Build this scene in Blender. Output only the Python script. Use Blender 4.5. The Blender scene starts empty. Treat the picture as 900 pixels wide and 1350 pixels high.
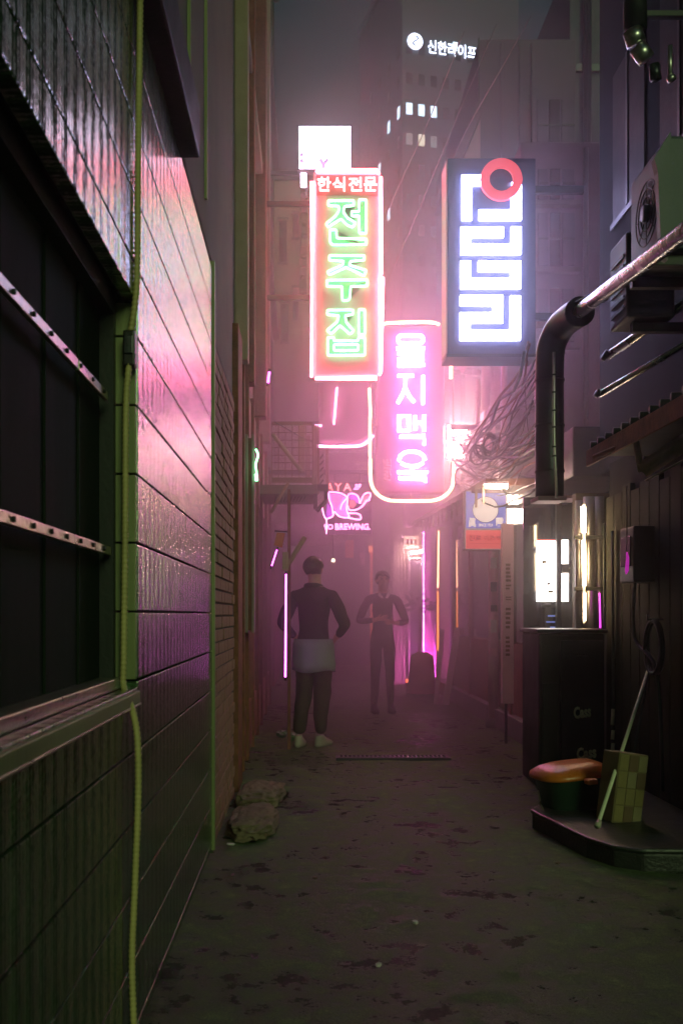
import bpy, bmesh, math, random
from mathutils import Vector, Matrix, noise
R = math.radians
random.seed(7)
S = bpy.context.scene
COL = S.collection

# ------------------------------------------------------------------ camera
H, FOC, CX, CY = 1.25, 1312.0, 404.0, 810.0
cam = bpy.data.cameras.new('camera'); camo = bpy.data.objects.new('camera', cam); COL.objects.link(camo)
camo.location = (0, 0, H); camo.rotation_euler = (R(90), 0, 0)
cam.sensor_fit = 'HORIZONTAL'; cam.sensor_width = 24; cam.lens = 24 * FOC / 900
cam.shift_x = (450 - CX) / 900; cam.shift_y = (CY - 675) / 900
cam.clip_end = 3000; cam.clip_start = 0.05
cam.dof.use_dof = True; cam.dof.focus_distance = 9.0; cam.dof.aperture_fstop = 7.0
S.camera = camo

# ------------------------------------------------------------------ world, sun, exposure
W = bpy.data.worlds.new('World'); S.world = W; W.use_nodes = True
nt = W.node_tree; nt.nodes.clear()
wo = nt.nodes.new('ShaderNodeOutputWorld'); add = nt.nodes.new('ShaderNodeAddShader')
b1 = nt.nodes.new('ShaderNodeBackground'); b2 = nt.nodes.new('ShaderNodeBackground')
sk = nt.nodes.new('ShaderNodeTexSky'); sk.sky_type = 'NISHITA'; sk.sun_disc = False
sk.sun_elevation = R(-4); sk.sun_rotation = R(162)
nt.links.new(sk.outputs[0], b1.inputs[0]); b1.inputs[1].default_value = 0.05
b2.inputs[0].default_value = (0.0030, 0.022, 0.024, 1); b2.inputs[1].default_value = 1.0     # town glow on the night cloud
nt.links.new(b1.outputs[0], add.inputs[0]); nt.links.new(b2.outputs[0], add.inputs[1]); nt.links.new(add.outputs[0], wo.inputs[0])
sl = bpy.data.lights.new('green_fill', 'SUN'); slo = bpy.data.objects.new('green_fill', sl); COL.objects.link(slo)  # unseen green fill, stands in for a street lamp behind the camera
sl.energy = 0.58; sl.angle = R(18); sl.color = (0.74, 1.0, 0.44)
slo.rotation_euler = (R(72), 0, R(18))
S.view_settings.view_transform = 'Standard'; S.view_settings.look = 'None'
S.view_settings.exposure = 0.0; S.view_settings.gamma = 1.0
S.cycles.use_denoising = True; S.cycles.light_sampling_threshold = 0.0
S.cycles.volume_bounces = 1; S.cycles.max_bounces = 6; S.cycles.diffuse_bounces = 3; S.cycles.glossy_bounces = 3
S.cycles.sample_clamp_indirect = 4.0; S.cycles.use_light_tree = True; S.cycles.adaptive_threshold = 0.02; S.cycles.adaptive_min_samples = 48
S.cycles.caustics_reflective = False; S.cycles.caustics_refractive = False

# ------------------------------------------------------------------ helpers
def P(px, py, d):                       # a point d metres down the alley, measured from the photograph
    return Vector(((px - CX) * d / FOC, d, H + (CY - py) * d / FOC))

MATS = {}
def mat(name, col, rough=.6, metal=0., var=.25, vs=6., bump=.15, bs=60., spec=.5, stretch=None):
    if name in MATS: return MATS[name]
    m = bpy.data.materials.new(name); m.use_nodes = True; n = m.node_tree; N = n.nodes; L = n.links
    b = N['Principled BSDF']; b.inputs['Roughness'].default_value = rough; b.inputs['Metallic'].default_value = metal
    b.inputs['Specular IOR Level'].default_value = spec
    tc = N.new('ShaderNodeTexCoord'); mp = N.new('ShaderNodeMapping'); L.new(tc.outputs['Object'], mp.inputs[0])
    if stretch: mp.inputs['Scale'].default_value = stretch
    no = N.new('ShaderNodeTexNoise'); no.inputs['Scale'].default_value = vs; no.inputs['Detail'].default_value = 8
    no.inputs['Roughness'].default_value = .65
    L.new(mp.outputs[0], no.inputs[0])
    rp = N.new('ShaderNodeMapRange'); rp.inputs[1].default_value = .25; rp.inputs[2].default_value = .75
    rp.inputs[3].default_value = 1 - var; rp.inputs[4].default_value = 1 + var * .6
    L.new(no.outputs[0], rp.inputs[0])
    mx = N.new('ShaderNodeVectorMath'); mx.operation = 'SCALE'; mx.inputs[0].default_value = col
    L.new(rp.outputs[0], mx.inputs['Scale']); L.new(mx.outputs[0], b.inputs['Base Color'])
    r2 = N.new('ShaderNodeMapRange'); r2.inputs[3].default_value = max(.03, rough - .15); r2.inputs[4].default_value = min(1, rough + .15)
    L.new(no.outputs[0], r2.inputs[0]); L.new(r2.outputs[0], b.inputs['Roughness'])
    n2 = N.new('ShaderNodeTexNoise'); n2.inputs['Scale'].default_value = bs; n2.inputs['Detail'].default_value = 4
    L.new(mp.outputs[0], n2.inputs[0])
    bu = N.new('ShaderNodeBump'); bu.inputs['Strength'].default_value = bump; bu.inputs['Distance'].default_value = .01
    L.new(n2.outputs[0], bu.inputs['Height']); L.new(bu.outputs[0], b.inputs['Normal'])
    MATS[name] = m
    return m

def emi(name, col, st):
    if name in MATS: return MATS[name]
    m = bpy.data.materials.new(name); m.use_nodes = True; b = m.node_tree.nodes['Principled BSDF']
    b.inputs['Base Color'].default_value = (*[min(.8, c) for c in col], 1)
    b.inputs['Emission Color'].default_value = (*col, 1); b.inputs['Emission Strength'].default_value = st
    b.inputs['Roughness'].default_value = .3
    MATS[name] = m
    return m

def glass(name, col=(.8, .85, .85), rough=.05):
    if name in MATS: return MATS[name]
    m = bpy.data.materials.new(name); m.use_nodes = True; b = m.node_tree.nodes['Principled BSDF']
    b.inputs['Base Color'].default_value = (.01, .012, .014, 1); b.inputs['Roughness'].default_value = rough
    b.inputs['Specular IOR Level'].default_value = .8; b.inputs['Coat Weight'].default_value = .3; b.inputs['Coat Roughness'].default_value = rough
    MATS[name] = m
    return m

class MB:
    def __init__(s): s.v = []; s.f = []; s.mi = []; s.cur = 0; s.sm = []
    def add(s, vs, fs, smooth=False):
        o = len(s.v); s.v += [tuple(v) for v in vs]
        s.f += [tuple(i + o for i in f) for f in fs]; s.mi += [s.cur] * len(fs); s.sm += [smooth] * len(fs)
        return s
    def box(s, x0, x1, y0, y1, z0, z1, M=None):
        v = [Vector((x, y, z)) for x in (x0, x1) for y in (y0, y1) for z in (z0, z1)]
        if M: v = [M @ p for p in v]
        return s.add(v, [(0, 1, 3, 2), (4, 6, 7, 5), (0, 4, 5, 1), (2, 3, 7, 6), (0, 2, 6, 4), (1, 5, 7, 3)])
    def bbox(s, x0, x1, y0, y1, z0, z1, b=.01, M=None):           # box with chamfered edges
        bm = bmesh.new(); bmesh.ops.create_cube(bm, size=1)
        for v in bm.verts: v.co = Vector(((x0 + x1) / 2 + v.co.x * (x1 - x0), (y0 + y1) / 2 + v.co.y * (y1 - y0), (z0 + z1) / 2 + v.co.z * (z1 - z0)))
        bmesh.ops.bevel(bm, geom=bm.edges[:], offset=b, segments=2, affect='EDGES', profile=.6)
        bm.verts.index_update()
        v = [M @ p.co if M else p.co.copy() for p in bm.verts]; f = [[q.index for q in fa.verts] for fa in bm.faces]
        bm.free(); return s.add(v, f)
    def tube(s, pts, r, n=8, closed=False, caps=True, smooth=True, rfun=None):
        pts = [Vector(p) for p in pts]; m = len(pts); vs = []; fs = []
        up = None
        for i, p in enumerate(pts):
            a = pts[(i - 1) % m] if (closed or i > 0) else p; c = pts[(i + 1) % m] if (closed or i < m - 1) else p
            t = (c - a)
            if t.length < 1e-9: t = Vector((0, 0, 1))
            t.normalize()
            if up is None:
                up = Vector((0, 1, 0)) if abs(t.y) < .9 else Vector((1, 0, 0))
            up = (up - t * up.dot(t))
            if up.length < 1e-6: up = t.orthogonal()
            up.normalize(); sd = t.cross(up)
            rr = rfun(i / max(1, m - 1), i) if rfun else r
            # widen at mitres
            if 0 < i < m - 1 or closed:
                d1 = (p - a).normalized(); d2 = (c - p).normalized(); k = max(.5, math.sqrt(max(0.01, (1 + d1.dot(d2)) / 2)))
            else: k = 1
            for j in range(n):
                an = 2 * math.pi * j / n
                vs.append(p + (up * math.cos(an) + sd * math.sin(an) / k) * rr)
        for i in range(m if closed else m - 1):
            i2 = (i + 1) % m
            for j in range(n): fs.append((i * n + j, i * n + (j + 1) % n, i2 * n + (j + 1) % n, i2 * n + j))
        if caps and not closed:
            fs.append(tuple(range(n))[::-1]); fs.append(tuple((m - 1) * n + j for j in range(n)))
        return s.add(vs, fs, smooth)
    def cyl(s, c, ax, r, h, n=16, r2=None):
        c = Vector(c); ax = Vector(ax).normalized()
        return s.tube([c, c + ax * h], r, n, rfun=(lambda t, i: r if i == 0 else r2) if r2 is not None else None)
    def prism(s, poly, a, b, axis='y'):
        # poly: 2D points; axis y -> (x,z); z -> (x,y); x -> (y,z)
        f = {'y': lambda p, t: (p[0], t, p[1]), 'z': lambda p, t: (p[0], p[1], t), 'x': lambda p, t: (t, p[0], p[1])}[axis]
        n = len(poly); vs = [f(p, a) for p in poly] + [f(p, b) for p in poly]
        fs = [tuple(range(n)), tuple(range(2 * n - 1, n - 1, -1))] + [(i, (i + 1) % n, n + (i + 1) % n, n + i) for i in range(n)]
        return s.add(vs, fs)
    def build(s, name, m, parent=None, **tags):
        me = bpy.data.meshes.new(name); me.from_pydata(s.v, [], s.f)
        for x in (m if isinstance(m, (list, tuple)) else [m]): me.materials.append(x)
        me.polygons.foreach_set('material_index', s.mi); me.polygons.foreach_set('use_smooth', s.sm)
        me.update()
        bm = bmesh.new(); bm.from_mesh(me); bmesh.ops.recalc_face_normals(bm, faces=bm.faces); bm.to_mesh(me); bm.free()
        o = bpy.data.objects.new(name, me); COL.objects.link(o)
        if parent: o.parent = parent; o.matrix_parent_inverse = parent_inv(parent)
        tag(o, **tags); return o

def parent_inv(p):
    M = Matrix.Identity(4); q = p
    while q:
        M = Matrix.LocRotScale(q.location, q.rotation_euler, q.scale) @ M if q.parent is None else q.matrix_parent_inverse @ M
        q = q.parent
    return M.inverted() if p.parent is None else Matrix.Identity(4)
def tag(o, label=None, cat=None, group=None, kind=None):
    if label: o['label'] = label
    if cat: o['category'] = cat
    if group: o['group'] = group
    if kind: o['kind'] = kind
    return o
def thing(name, label, cat, loc=(0, 0, 0), group=None):
    o = bpy.data.objects.new(name, None); COL.objects.link(o); o.location = loc; o.empty_display_size = .1
    return tag(o, label, cat, group)
def inst(name, me, loc, parent=None):           # another piece sharing a mesh
    o = bpy.data.objects.new(name, me); COL.objects.link(o); o.location = loc
    if parent: o.parent = parent; o.matrix_parent_inverse = parent_inv(parent)
    return o
def arc(c, r, a0, a1, n, y):
    return [Vector((c[0] + r * math.cos(R(a0 + (a1 - a0) * i / n)), y, c[1] + r * math.sin(R(a0 + (a1 - a0) * i / n)))) for i in range(n + 1)]
def smooth_path(pts, sub=6, closed=False):
    pts = [Vector(p) for p in pts]; m = len(pts); out = []
    rng = range(m if closed else m - 1)
    for i in rng:
        g = lambda k: pts[k % m] if closed else pts[max(0, min(m - 1, k))]
        p0, p1, p2, p3 = g(i - 1), g(i), g(i + 1), g(i + 2)
        for j in range(sub):
            t = j / sub
            out.append(.5 * ((2 * p1) + (p2 - p0) * t + (2 * p0 - 5 * p1 + 4 * p2 - p3) * t * t + (3 * p1 - p0 - 3 * p2 + p3) * t ** 3))
    if not closed: out.append(pts[-1])
    return out
def text(name, body, x0, x1, z0, z1, y, m, parent, ext=.004, bold=0., M=None, shear=0., **tags):
    c = bpy.data.curves.new(name, 'FONT'); c.body = body; c.extrude = 0; c.offset = bold; c.shear = shear; c.resolution_u = 3
    o = bpy.data.objects.new(name, c); COL.objects.link(o)
    dg = bpy.context.evaluated_depsgraph_get(); me = bpy.data.meshes.new_from_object(o.evaluated_get(dg))
    bpy.data.objects.remove(o)
    xs = [v.co.x for v in me.vertices]; ys = [v.co.y for v in me.vertices]
    ax, bx, ay, by = min(xs), max(xs), min(ys), max(ys)
    for v in me.vertices:
        u = (v.co.x - ax) / (bx - ax); w = (v.co.y - ay) / (by - ay)
        v.co = Vector((x0 + u * (x1 - x0), y, z0 + w * (z1 - z0)))
    bm = bmesh.new(); bm.from_mesh(me)
    if ext:
        g = bmesh.ops.extrude_face_region(bm, geom=bm.faces[:])
        for e in g['geom']:
            if isinstance(e, bmesh.types.BMVert): e.co.y -= ext
        bmesh.ops.recalc_face_normals(bm, faces=bm.faces)
    if M: bmesh.ops.transform(bm, matrix=M, verts=bm.verts)
    bm.to_mesh(me); bm.free(); me.materials.clear(); me.materials.append(m)
    o = bpy.data.objects.new(name, me); COL.objects.link(o)
    if parent: o.parent = parent; o.matrix_parent_inverse = parent_inv(parent)
    return tag(o, **tags)
def stroke2d(pts, w, closed=False, ends='round'):
    """flat-faced thick stroke pieces -> list of polys in (x,z)"""
    out = []
    n = len(pts)
    for i in range(n if closed else n - 1):
        a = Vector(pts[i]); b = Vector(pts[(i + 1) % n]); d = (b - a).normalized(); s = Vector((-d.y, d.x)) * w / 2
        out.append([a + s, a - s, b - s, b + s])
    return out

# ------------------------------------------------------------------ materials
def siding_mat():
    m = bpy.data.materials.new('embossed_siding'); m.use_nodes = True; N = m.node_tree.nodes; L = m.node_tree.links
    b = N['Principled BSDF']; b.inputs['Metallic'].default_value = .55
    tc = N.new('ShaderNodeTexCoord'); sp = N.new('ShaderNodeSeparateXYZ'); L.new(tc.outputs['Object'], sp.inputs[0])
    def math_(op, a, bb=None):
        k = N.new('ShaderNodeMath'); k.operation = op
        for i, v in enumerate((a, bb)):
            if v is None: continue
            if isinstance(v, (int, float)): k.inputs[i].default_value = v
            else: L.new(v, k.inputs[i])
        return k.outputs[0]
    no = N.new('ShaderNodeTexNoise'); no.inputs['Scale'].default_value = 14; no.inputs['Detail'].default_value = 3; L.new(tc.outputs['Object'], no.inputs[0])
    wob = math_('MULTIPLY', no.outputs[0], 4.5)
    col = math_('MULTIPLY', sp.outputs['Y'], 2 * math.pi / .088)
    ribs = math_('SINE', math_('ADD', col, wob))
    # knit-like wedges that alternate from column to column
    zz = math_('MULTIPLY', sp.outputs['Z'], 2 * math.pi / .016)
    wed = math_('SINE', math_('ADD', zz, math_('MULTIPLY', ribs, 1.3)))
    n2 = N.new('ShaderNodeTexNoise'); n2.inputs['Scale'].default_value = 90; n2.inputs['Detail'].default_value = 3; L.new(tc.outputs['Object'], n2.inputs[0])
    hgt = math_('ADD', math_('ADD', math_('MULTIPLY', ribs, .55), math_('MULTIPLY', wed, .28)), math_('MULTIPLY', n2.outputs[0], .9))
    # slopes of the embossing, given straight to the normal so that the fine ribs survive grazing distance
    cosr = math_('COSINE', math_('ADD', col, wob)); cosw = math_('COSINE', math_('ADD', zz, math_('MULTIPLY', ribs, 1.3)))
    sx = math_('ADD', math_('ADD', math_('MULTIPLY', cosr, .115), math_('MULTIPLY', math_('COSINE', math_('MULTIPLY', sp.outputs['Y'], 2 * math.pi / .021)), .10)), math_('MULTIPLY', math_('SUBTRACT', n2.outputs[0], .5), .5))
    n4 = N.new('ShaderNodeTexNoise'); n4.inputs['Scale'].default_value = 70; n4.inputs['Detail'].default_value = 2; L.new(tc.outputs['Object'], n4.inputs[0])
    sz = math_('ADD', math_('MULTIPLY', cosw, .035), math_('MULTIPLY', math_('SUBTRACT', n4.outputs[0], .5), .26))
    cb_ = N.new('ShaderNodeCombineXYZ'); L.new(sx, cb_.inputs['Y']); L.new(sz, cb_.inputs['Z'])
    ge = N.new('ShaderNodeNewGeometry'); va = N.new('ShaderNodeVectorMath'); va.operation = 'ADD'; L.new(ge.outputs['Normal'], va.inputs[0]); L.new(cb_.outputs[0], va.inputs[1])
    vn = N.new('ShaderNodeVectorMath'); vn.operation = 'NORMALIZE'; L.new(va.outputs[0], vn.inputs[0]); L.new(vn.outputs[0], b.inputs['Normal']); b.inputs['Coat Weight'].default_value = .6; b.inputs['Coat Roughness'].default_value = .22; b.inputs['Specular IOR Level'].default_value = .8; L.new(vn.outputs[0], b.inputs['Coat Normal'])
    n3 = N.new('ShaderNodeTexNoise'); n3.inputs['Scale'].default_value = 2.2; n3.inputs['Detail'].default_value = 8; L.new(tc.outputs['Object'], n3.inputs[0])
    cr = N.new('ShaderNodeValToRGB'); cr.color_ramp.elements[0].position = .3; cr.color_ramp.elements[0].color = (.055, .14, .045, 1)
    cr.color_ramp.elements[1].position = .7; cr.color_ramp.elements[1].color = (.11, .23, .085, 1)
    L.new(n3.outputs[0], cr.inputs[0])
    groove_shade = N.new('ShaderNodeMapRange'); groove_shade.inputs[1].default_value = -.6; groove_shade.inputs[2].default_value = .9; groove_shade.inputs[3].default_value = .35; groove_shade.inputs[4].default_value = 1.25  # emboss shading painted into the base colour: hollows darker, ribs lighter
    L.new(math_('ADD', math_('MULTIPLY', ribs, .6), math_('MULTIPLY', wed, .4)), groove_shade.inputs[0])
    gx = N.new('ShaderNodeVectorMath'); gx.operation = 'SCALE'; L.new(cr.outputs[0], gx.inputs[0]); L.new(groove_shade.outputs[0], gx.inputs['Scale']); L.new(gx.outputs[0], b.inputs['Base Color'])
    mr = N.new('ShaderNodeMapRange'); mr.inputs[3].default_value = .17; mr.inputs[4].default_value = .30
    L.new(n3.outputs[0], mr.inputs[0]); L.new(mr.outputs[0], b.inputs['Roughness'])
    return m
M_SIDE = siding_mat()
M_TRIM = mat('olive_trim_metal', (.24, .27, .12), .45, .2, vs=3, stretch=(1, 1, .2))
M_DARK = mat('dark_painted_steel', (.025, .03, .028), .5, .3)
M_BLACK = mat('black_plastic', (.012, .013, .013), .45)
M_SCREEN = mat('dark_shutter_sheet', (.012, .022, .012), .85, 0., spec=.15, vs=4, stretch=(1, 12, .3))
M_BAR = mat('galvanised_bar', (.42, .36, .30), .32, .8, var=.6, vs=14)
M_HOSE = mat('yellow_green_conduit', (.60, .50, .20), .5)
M_BRICK = mat('brown_brick', (.30, .17, .11), .75, vs=9, bump=.5)
M_MORTAR = mat('dark_mortar', (.07, .06, .05), .9)
M_STUCCO = mat('olive_stucco', (.13, .13, .08), .8, var=.35, vs=2, bump=.4, bs=120)
M_TAN = mat('tan_render', (.33, .26, .18), .7, vs=3)
M_CREAM = mat('cream_paint', (.55, .50, .40), .6, vs=3)
M_GREYW = mat('lavender_grey_wall', (.13, .11, .16), .7, vs=1.5)
M_CONC = mat('stained_concrete', (.22, .21, .20), .8, vs=2.5, bump=.4)
M_WOOD = mat('raw_timber', (.42, .32, .20), .7, vs=5, stretch=(6, 6, .7))
M_RUST = mat('rusty_iron', (.24, .09, .05), .75, .2, var=.6, vs=10, bump=.5)
M_STEEL = mat('stainless_duct', (.62, .60, .58), .34, 1., var=.12, vs=5, bump=.12, bs=12)
M_FOIL = mat('foil_duct', (.60, .60, .62), .25, 1., var=.3, vs=6, bump=.6, bs=25)
M_GALV = mat('dull_galvanised', (.06, .065, .075), .38, .75, var=.3, vs=5)
M_CABLE = mat('cable_rubber', (.02, .02, .022), .5)
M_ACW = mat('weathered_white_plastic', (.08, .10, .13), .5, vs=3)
M_NAVY = mat('navy_sign_face', (.035, .05, .12), .35, vs=1.5, var=.1)
M_WHITE = mat('white_panel', (.72, .70, .68), .5, var=.12)
M_ORANGE = mat('orange_plastic', (.75, .20, .03), .30, vs=8)
M_GREENB = mat('green_black_plastic', (.02, .05, .03), .4)
M_GLASS = glass('dark_window_glass')
M_LEAF = mat('leaf_green', (.05, .11, .04), .5)
M_SACK = mat('woven_sack', (.20, .15, .10), .85, var=.5, vs=6, bump=1., bs=45)
M_PAPER = mat('litter_paper', (.7, .66, .62), .7)
M_TOWER = mat('tower_cladding', (.10, .12, .16), .5, vs=.5)
M_PINKPL = mat('pink_plaster', (.68, .44, .50), .6, vs=3)

E_PINK = emi('pink_neon_white', (1.0, .25, .70), 54)
E_RED = emi('red_neon', (1.0, .14, .20), 36)
E_HDR = emi('rose_neon', (1.0, .42, .44), 5)
E_GREEN = emi('green_neon', (.24, 1.0, .42), 7)
E_YEL = emi('amber_neon', (1.0, .48, .22), 16)
E_WHITE = emi('white_led', (.60, .58, 1.0), 18)
E_RING = emi('red_ring_led', (1.0, .085, .10), .95)
E_SCR = emi('white_display', (.85, .72, 1.0), 9)
E_MAG = emi('magenta_led', (1.0, .12, .95), 9)
E_BREW = emi('hot_pink_neon', (1.0, .26, .62), 9)
E_BREWR = emi('scarlet_neon', (1.0, .16, .16), 8)
E_VIOLET = emi('violet_fill', (.45, .10, .90), .8)
E_LAMP = emi('floodlight_lens', (1.0, .52, .46), 330)
E_STREAK = emi('warm_streak', (1.0, .66, .34), 45)
E_BOX = emi('lightbox_face', (1.0, .80, .62), 22)
E_TOWER = emi('tower_sign_white', (.72, .80, 1.0), 6)
E_WIN = emi('lit_office_window', (.60, .80, 1.0), 3.5)
E_WINW = emi('lit_office_window_warm', (1.0, .86, .66), 1.6)

# ------------------------------------------------------------------ ground
def ground_mat():
    m = bpy.data.materials.new('wet_asphalt'); m.use_nodes = True; N = m.node_tree.nodes; L = m.node_tree.links
    b = N['Principled BSDF']; tc = N.new('ShaderNodeTexCoord')
    def nz(s, d=6, ro=.6, st=None):
        n = N.new('ShaderNodeTexNoise'); n.inputs['Scale'].default_value = s; n.inputs['Detail'].default_value = d; n.inputs['Roughness'].default_value = ro
        if st:
            mp = N.new('ShaderNodeMapping'); mp.inputs['Scale'].default_value = st; L.new(tc.outputs['Object'], mp.inputs[0]); L.new(mp.outputs[0], n.inputs[0])
        else: L.new(tc.outputs['Object'], n.inputs[0])
        return n.outputs[0]
    big = nz(1.1, 10, .72, (1, .6, 1)); mid = nz(7, 8, .7); fine = nz(160, 4, .7)
    vo = N.new('ShaderNodeTexVoronoi'); vo.feature = 'DISTANCE_TO_EDGE'; vo.inputs['Scale'].default_value = 1.1; L.new(tc.outputs['Object'], vo.inputs[0])
    ck = N.new('ShaderNodeMapRange'); ck.inputs[1].default_value = 0; ck.inputs[2].default_value = .006; ck.inputs[3].default_value = .85; ck.inputs[4].default_value = 1; L.new(vo.outputs[0], ck.inputs[0])
    mxn = N.new('ShaderNodeMath'); mxn.operation = 'MULTIPLY_ADD'; mxn.inputs[1].default_value = .55; L.new(mid, mxn.inputs[0])
    m2 = N.new('ShaderNodeMath'); m2.operation = 'MULTIPLY'; m2.inputs[1].default_value = .5; L.new(big, m2.inputs[0]); L.new(m2.outputs[0], mxn.inputs[2])
    cr = N.new('ShaderNodeValToRGB'); e = cr.color_ramp.elements
    e[0].position = .43; e[0].color = (.010, .024, .010, 1); e[1].position = .63; e[1].color = (.24, .33, .14, 1)
    L.new(mxn.outputs[0], cr.inputs[0])
    g1 = N.new('ShaderNodeVectorMath'); g1.operation = 'SCALE'; L.new(cr.outputs[0], g1.inputs[0]); L.new(ck.outputs[0], g1.inputs['Scale'])
    f1 = N.new('ShaderNodeMapRange'); f1.inputs[1].default_value = .3; f1.inputs[2].default_value = .7; f1.inputs[3].default_value = .4; f1.inputs[4].default_value = 1.5; L.new(fine, f1.inputs[0])
    g2 = N.new('ShaderNodeVectorMath'); g2.operation = 'SCALE'; L.new(g1.outputs[0], g2.inputs[0]); L.new(f1.outputs[0], g2.inputs['Scale']); L.new(g2.outputs[0], b.inputs['Base Color'])
    mr = N.new('ShaderNodeMapRange'); mr.inputs[1].default_value = .465; mr.inputs[2].default_value = .58; mr.inputs[3].default_value = .26; mr.inputs[4].default_value = .8
    L.new(mxn.outputs[0], mr.inputs[0]); L.new(mr.outputs[0], b.inputs['Roughness'])
    ad = N.new('ShaderNodeMath'); ad.operation = 'MULTIPLY_ADD'; ad.inputs[1].default_value = 3.; L.new(mid, ad.inputs[0]); L.new(fine, ad.inputs[2])
    ad2 = N.new('ShaderNodeMath'); ad2.operation = 'ADD'; L.new(ad.outputs[0], ad2.inputs[0]); L.new(ck.outputs[0], ad2.inputs[1])
    bu = N.new('ShaderNodeBump'); bu.inputs['Strength'].default_value = 1.; bu.inputs['Distance'].default_value = .022
    L.new(ad2.outputs[0], bu.inputs['Height']); L.new(bu.outputs[0], b.inputs['Normal'])
    return m
MB().add([(-300, -300, 0), (300, -300, 0), (300, 600, 0), (-300, 600, 0)], [(0, 1, 2, 3)]).build('ground', M_CONC, kind='structure')
g = MB(); nx, ny = 40, 260
for j in range(ny + 1):
    y = -4 + 34 * j / ny
    for i in range(nx + 1):
        x = -1.2 + 4.4 * i / nx
        g.v.append((x, y, .004 + .012 + .016 * noise.noise(Vector((x * 1.3, y * 1.3, 0))) + .006 * noise.noise(Vector((x * 6, y * 6, 3)))))
for j in range(ny):
    for i in range(nx):
        a = j * (nx + 1) + i; g.f.append((a, a + 1, a + nx + 2, a + nx + 1)); g.mi.append(0); g.sm.append(True)
g.build('alley_pavement', ground_mat(), kind='structure')

# ------------------------------------------------------------------ left: siding building with a barred shutter window
XL = -.493
bl = thing('sided_building', 'green grey metal sided building on the left with a dark barred window opening', 'building', (XL, 1.5, 0))
zs = [1.258 + .2 * k for k in range(-7, 10)]
OPY, OPZ0, OPZ1 = 2.90, 1.04, 2.155          # far jamb, sill and head of the opening
core = MB().box(-1.6, XL - .095, OPY + .06, 5.2, 0, 3.12).box(-1.6, XL - .05, -3, OPY + .06, 0, OPZ0 - .05).box(-1.6, XL - .05, -3, OPY + .06, OPZ1 + .05, 3.12)
core.box(-1.6, XL - .3, -3, OPY + .06, OPZ0 - .05, OPZ1 + .05)
core.build('wall', M_DARK, bl)
for k, z in enumerate(zs[:-1]):
    z0, z1 = max(.02, z), min(3.12, z + .2)
    if z1 - z0 < .03: continue
    gap = .0035
    if z1 <= OPZ0 or z0 >= OPZ1:
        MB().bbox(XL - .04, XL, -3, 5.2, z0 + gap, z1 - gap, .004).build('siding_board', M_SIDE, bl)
    else:
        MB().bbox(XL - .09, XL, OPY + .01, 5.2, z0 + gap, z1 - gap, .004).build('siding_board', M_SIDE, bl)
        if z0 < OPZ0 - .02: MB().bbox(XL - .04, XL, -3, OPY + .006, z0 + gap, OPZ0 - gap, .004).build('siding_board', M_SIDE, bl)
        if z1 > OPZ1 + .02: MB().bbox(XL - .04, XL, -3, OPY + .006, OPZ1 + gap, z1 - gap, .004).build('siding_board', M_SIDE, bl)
# the jamb: short returns of the boards in olive trim
for k, z in enumerate(zs[:-1]):
    z0, z1 = max(OPZ0 + .012, z + .003), min(OPZ1, z + .197)
    if z1 - z0 > .02: MB().bbox(XL - .088, XL - .003, OPY - .012, OPY + .008, z0, z1, .002).build('jamb_board', M_TRIM, bl)
win = MB().box(XL - .10, XL - .06, -3, OPY - .014, OPZ1 - .04, OPZ1 + .02).box(XL - .10, XL - .06, OPY - .05, OPY - .014, OPZ0, OPZ1 - .043).build('window', M_DARK, bl)
MB().box(XL - .115, XL - .10, -3, OPY - .015, OPZ0, OPZ1).build('shutter_sheet', M_SCREEN, win)
for k in range(9):
    y = OPY - .33 - k * .33; MB().bbox(XL - .10, XL - .094, y, y + .012, OPZ0 + .03, OPZ1 - .045, .001).build('sheet_seam', M_SCREEN, win)
for zb, hw in ((1.43, .012), (1.86, .012)):
    b = MB()
    y = -3
    rnd = random.Random(int(zb * 100))
    cuts = [(-3, 1.62), (1.66, 2.42), (2.435, OPY - .12)] if zb > 1.6 else [(-3, OPY - .07)]
    for a, c in cuts:
        b.bbox(XL - .075, XL - .062, a, c, zb - hw, zb + hw, .002)
    bo = b.build('security_bar', M_BAR, win)
    for k in range(14):
        yy = .9 + k * .14
        if yy < OPY - .15: MB().cyl((XL - .063, yy, zb), (1, 0, 0), .006, .007, 8).build('bolt', M_BLACK, win)
MB().bbox(XL - .12, XL - .045, -3, OPY - .015, OPZ0 - .006, OPZ0 + .028, .004).build('window_rail', M_BAR, win)
MB().bbox(XL - .06, XL + .010, -3, OPY - .005, OPZ0 - .05, OPZ0 - .012, .004).build('window_sill', M_TRIM, win)
MB().bbox(XL + .006, XL + .013, -3, OPY - .002, OPZ0 - .053, OPZ0 - .047, .002).build('drip_edge', M_BAR, win)
MB().bbox(XL - .02, XL + .07, -3, 3.95, 3.06, 3.27, .01).build('eaves_fascia', M_DARK, bl)
MB().bbox(-1.6, XL - .01, -3, 5.55, 3.12, 14, .02).build('upper_wall', M_STUCCO, bl)
for yy in (3.2, 4.2, 4.9): MB().box(XL - .012, XL + .004, yy, yy + .02, 3.3, 14).build('wall_joint_strip', M_TRIM, bl)
MB().bbox(XL - .03, XL + .014, 5.2, 5.235, .0, 3.1, .003).build('corner_trim', M_TRIM, bl)

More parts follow.
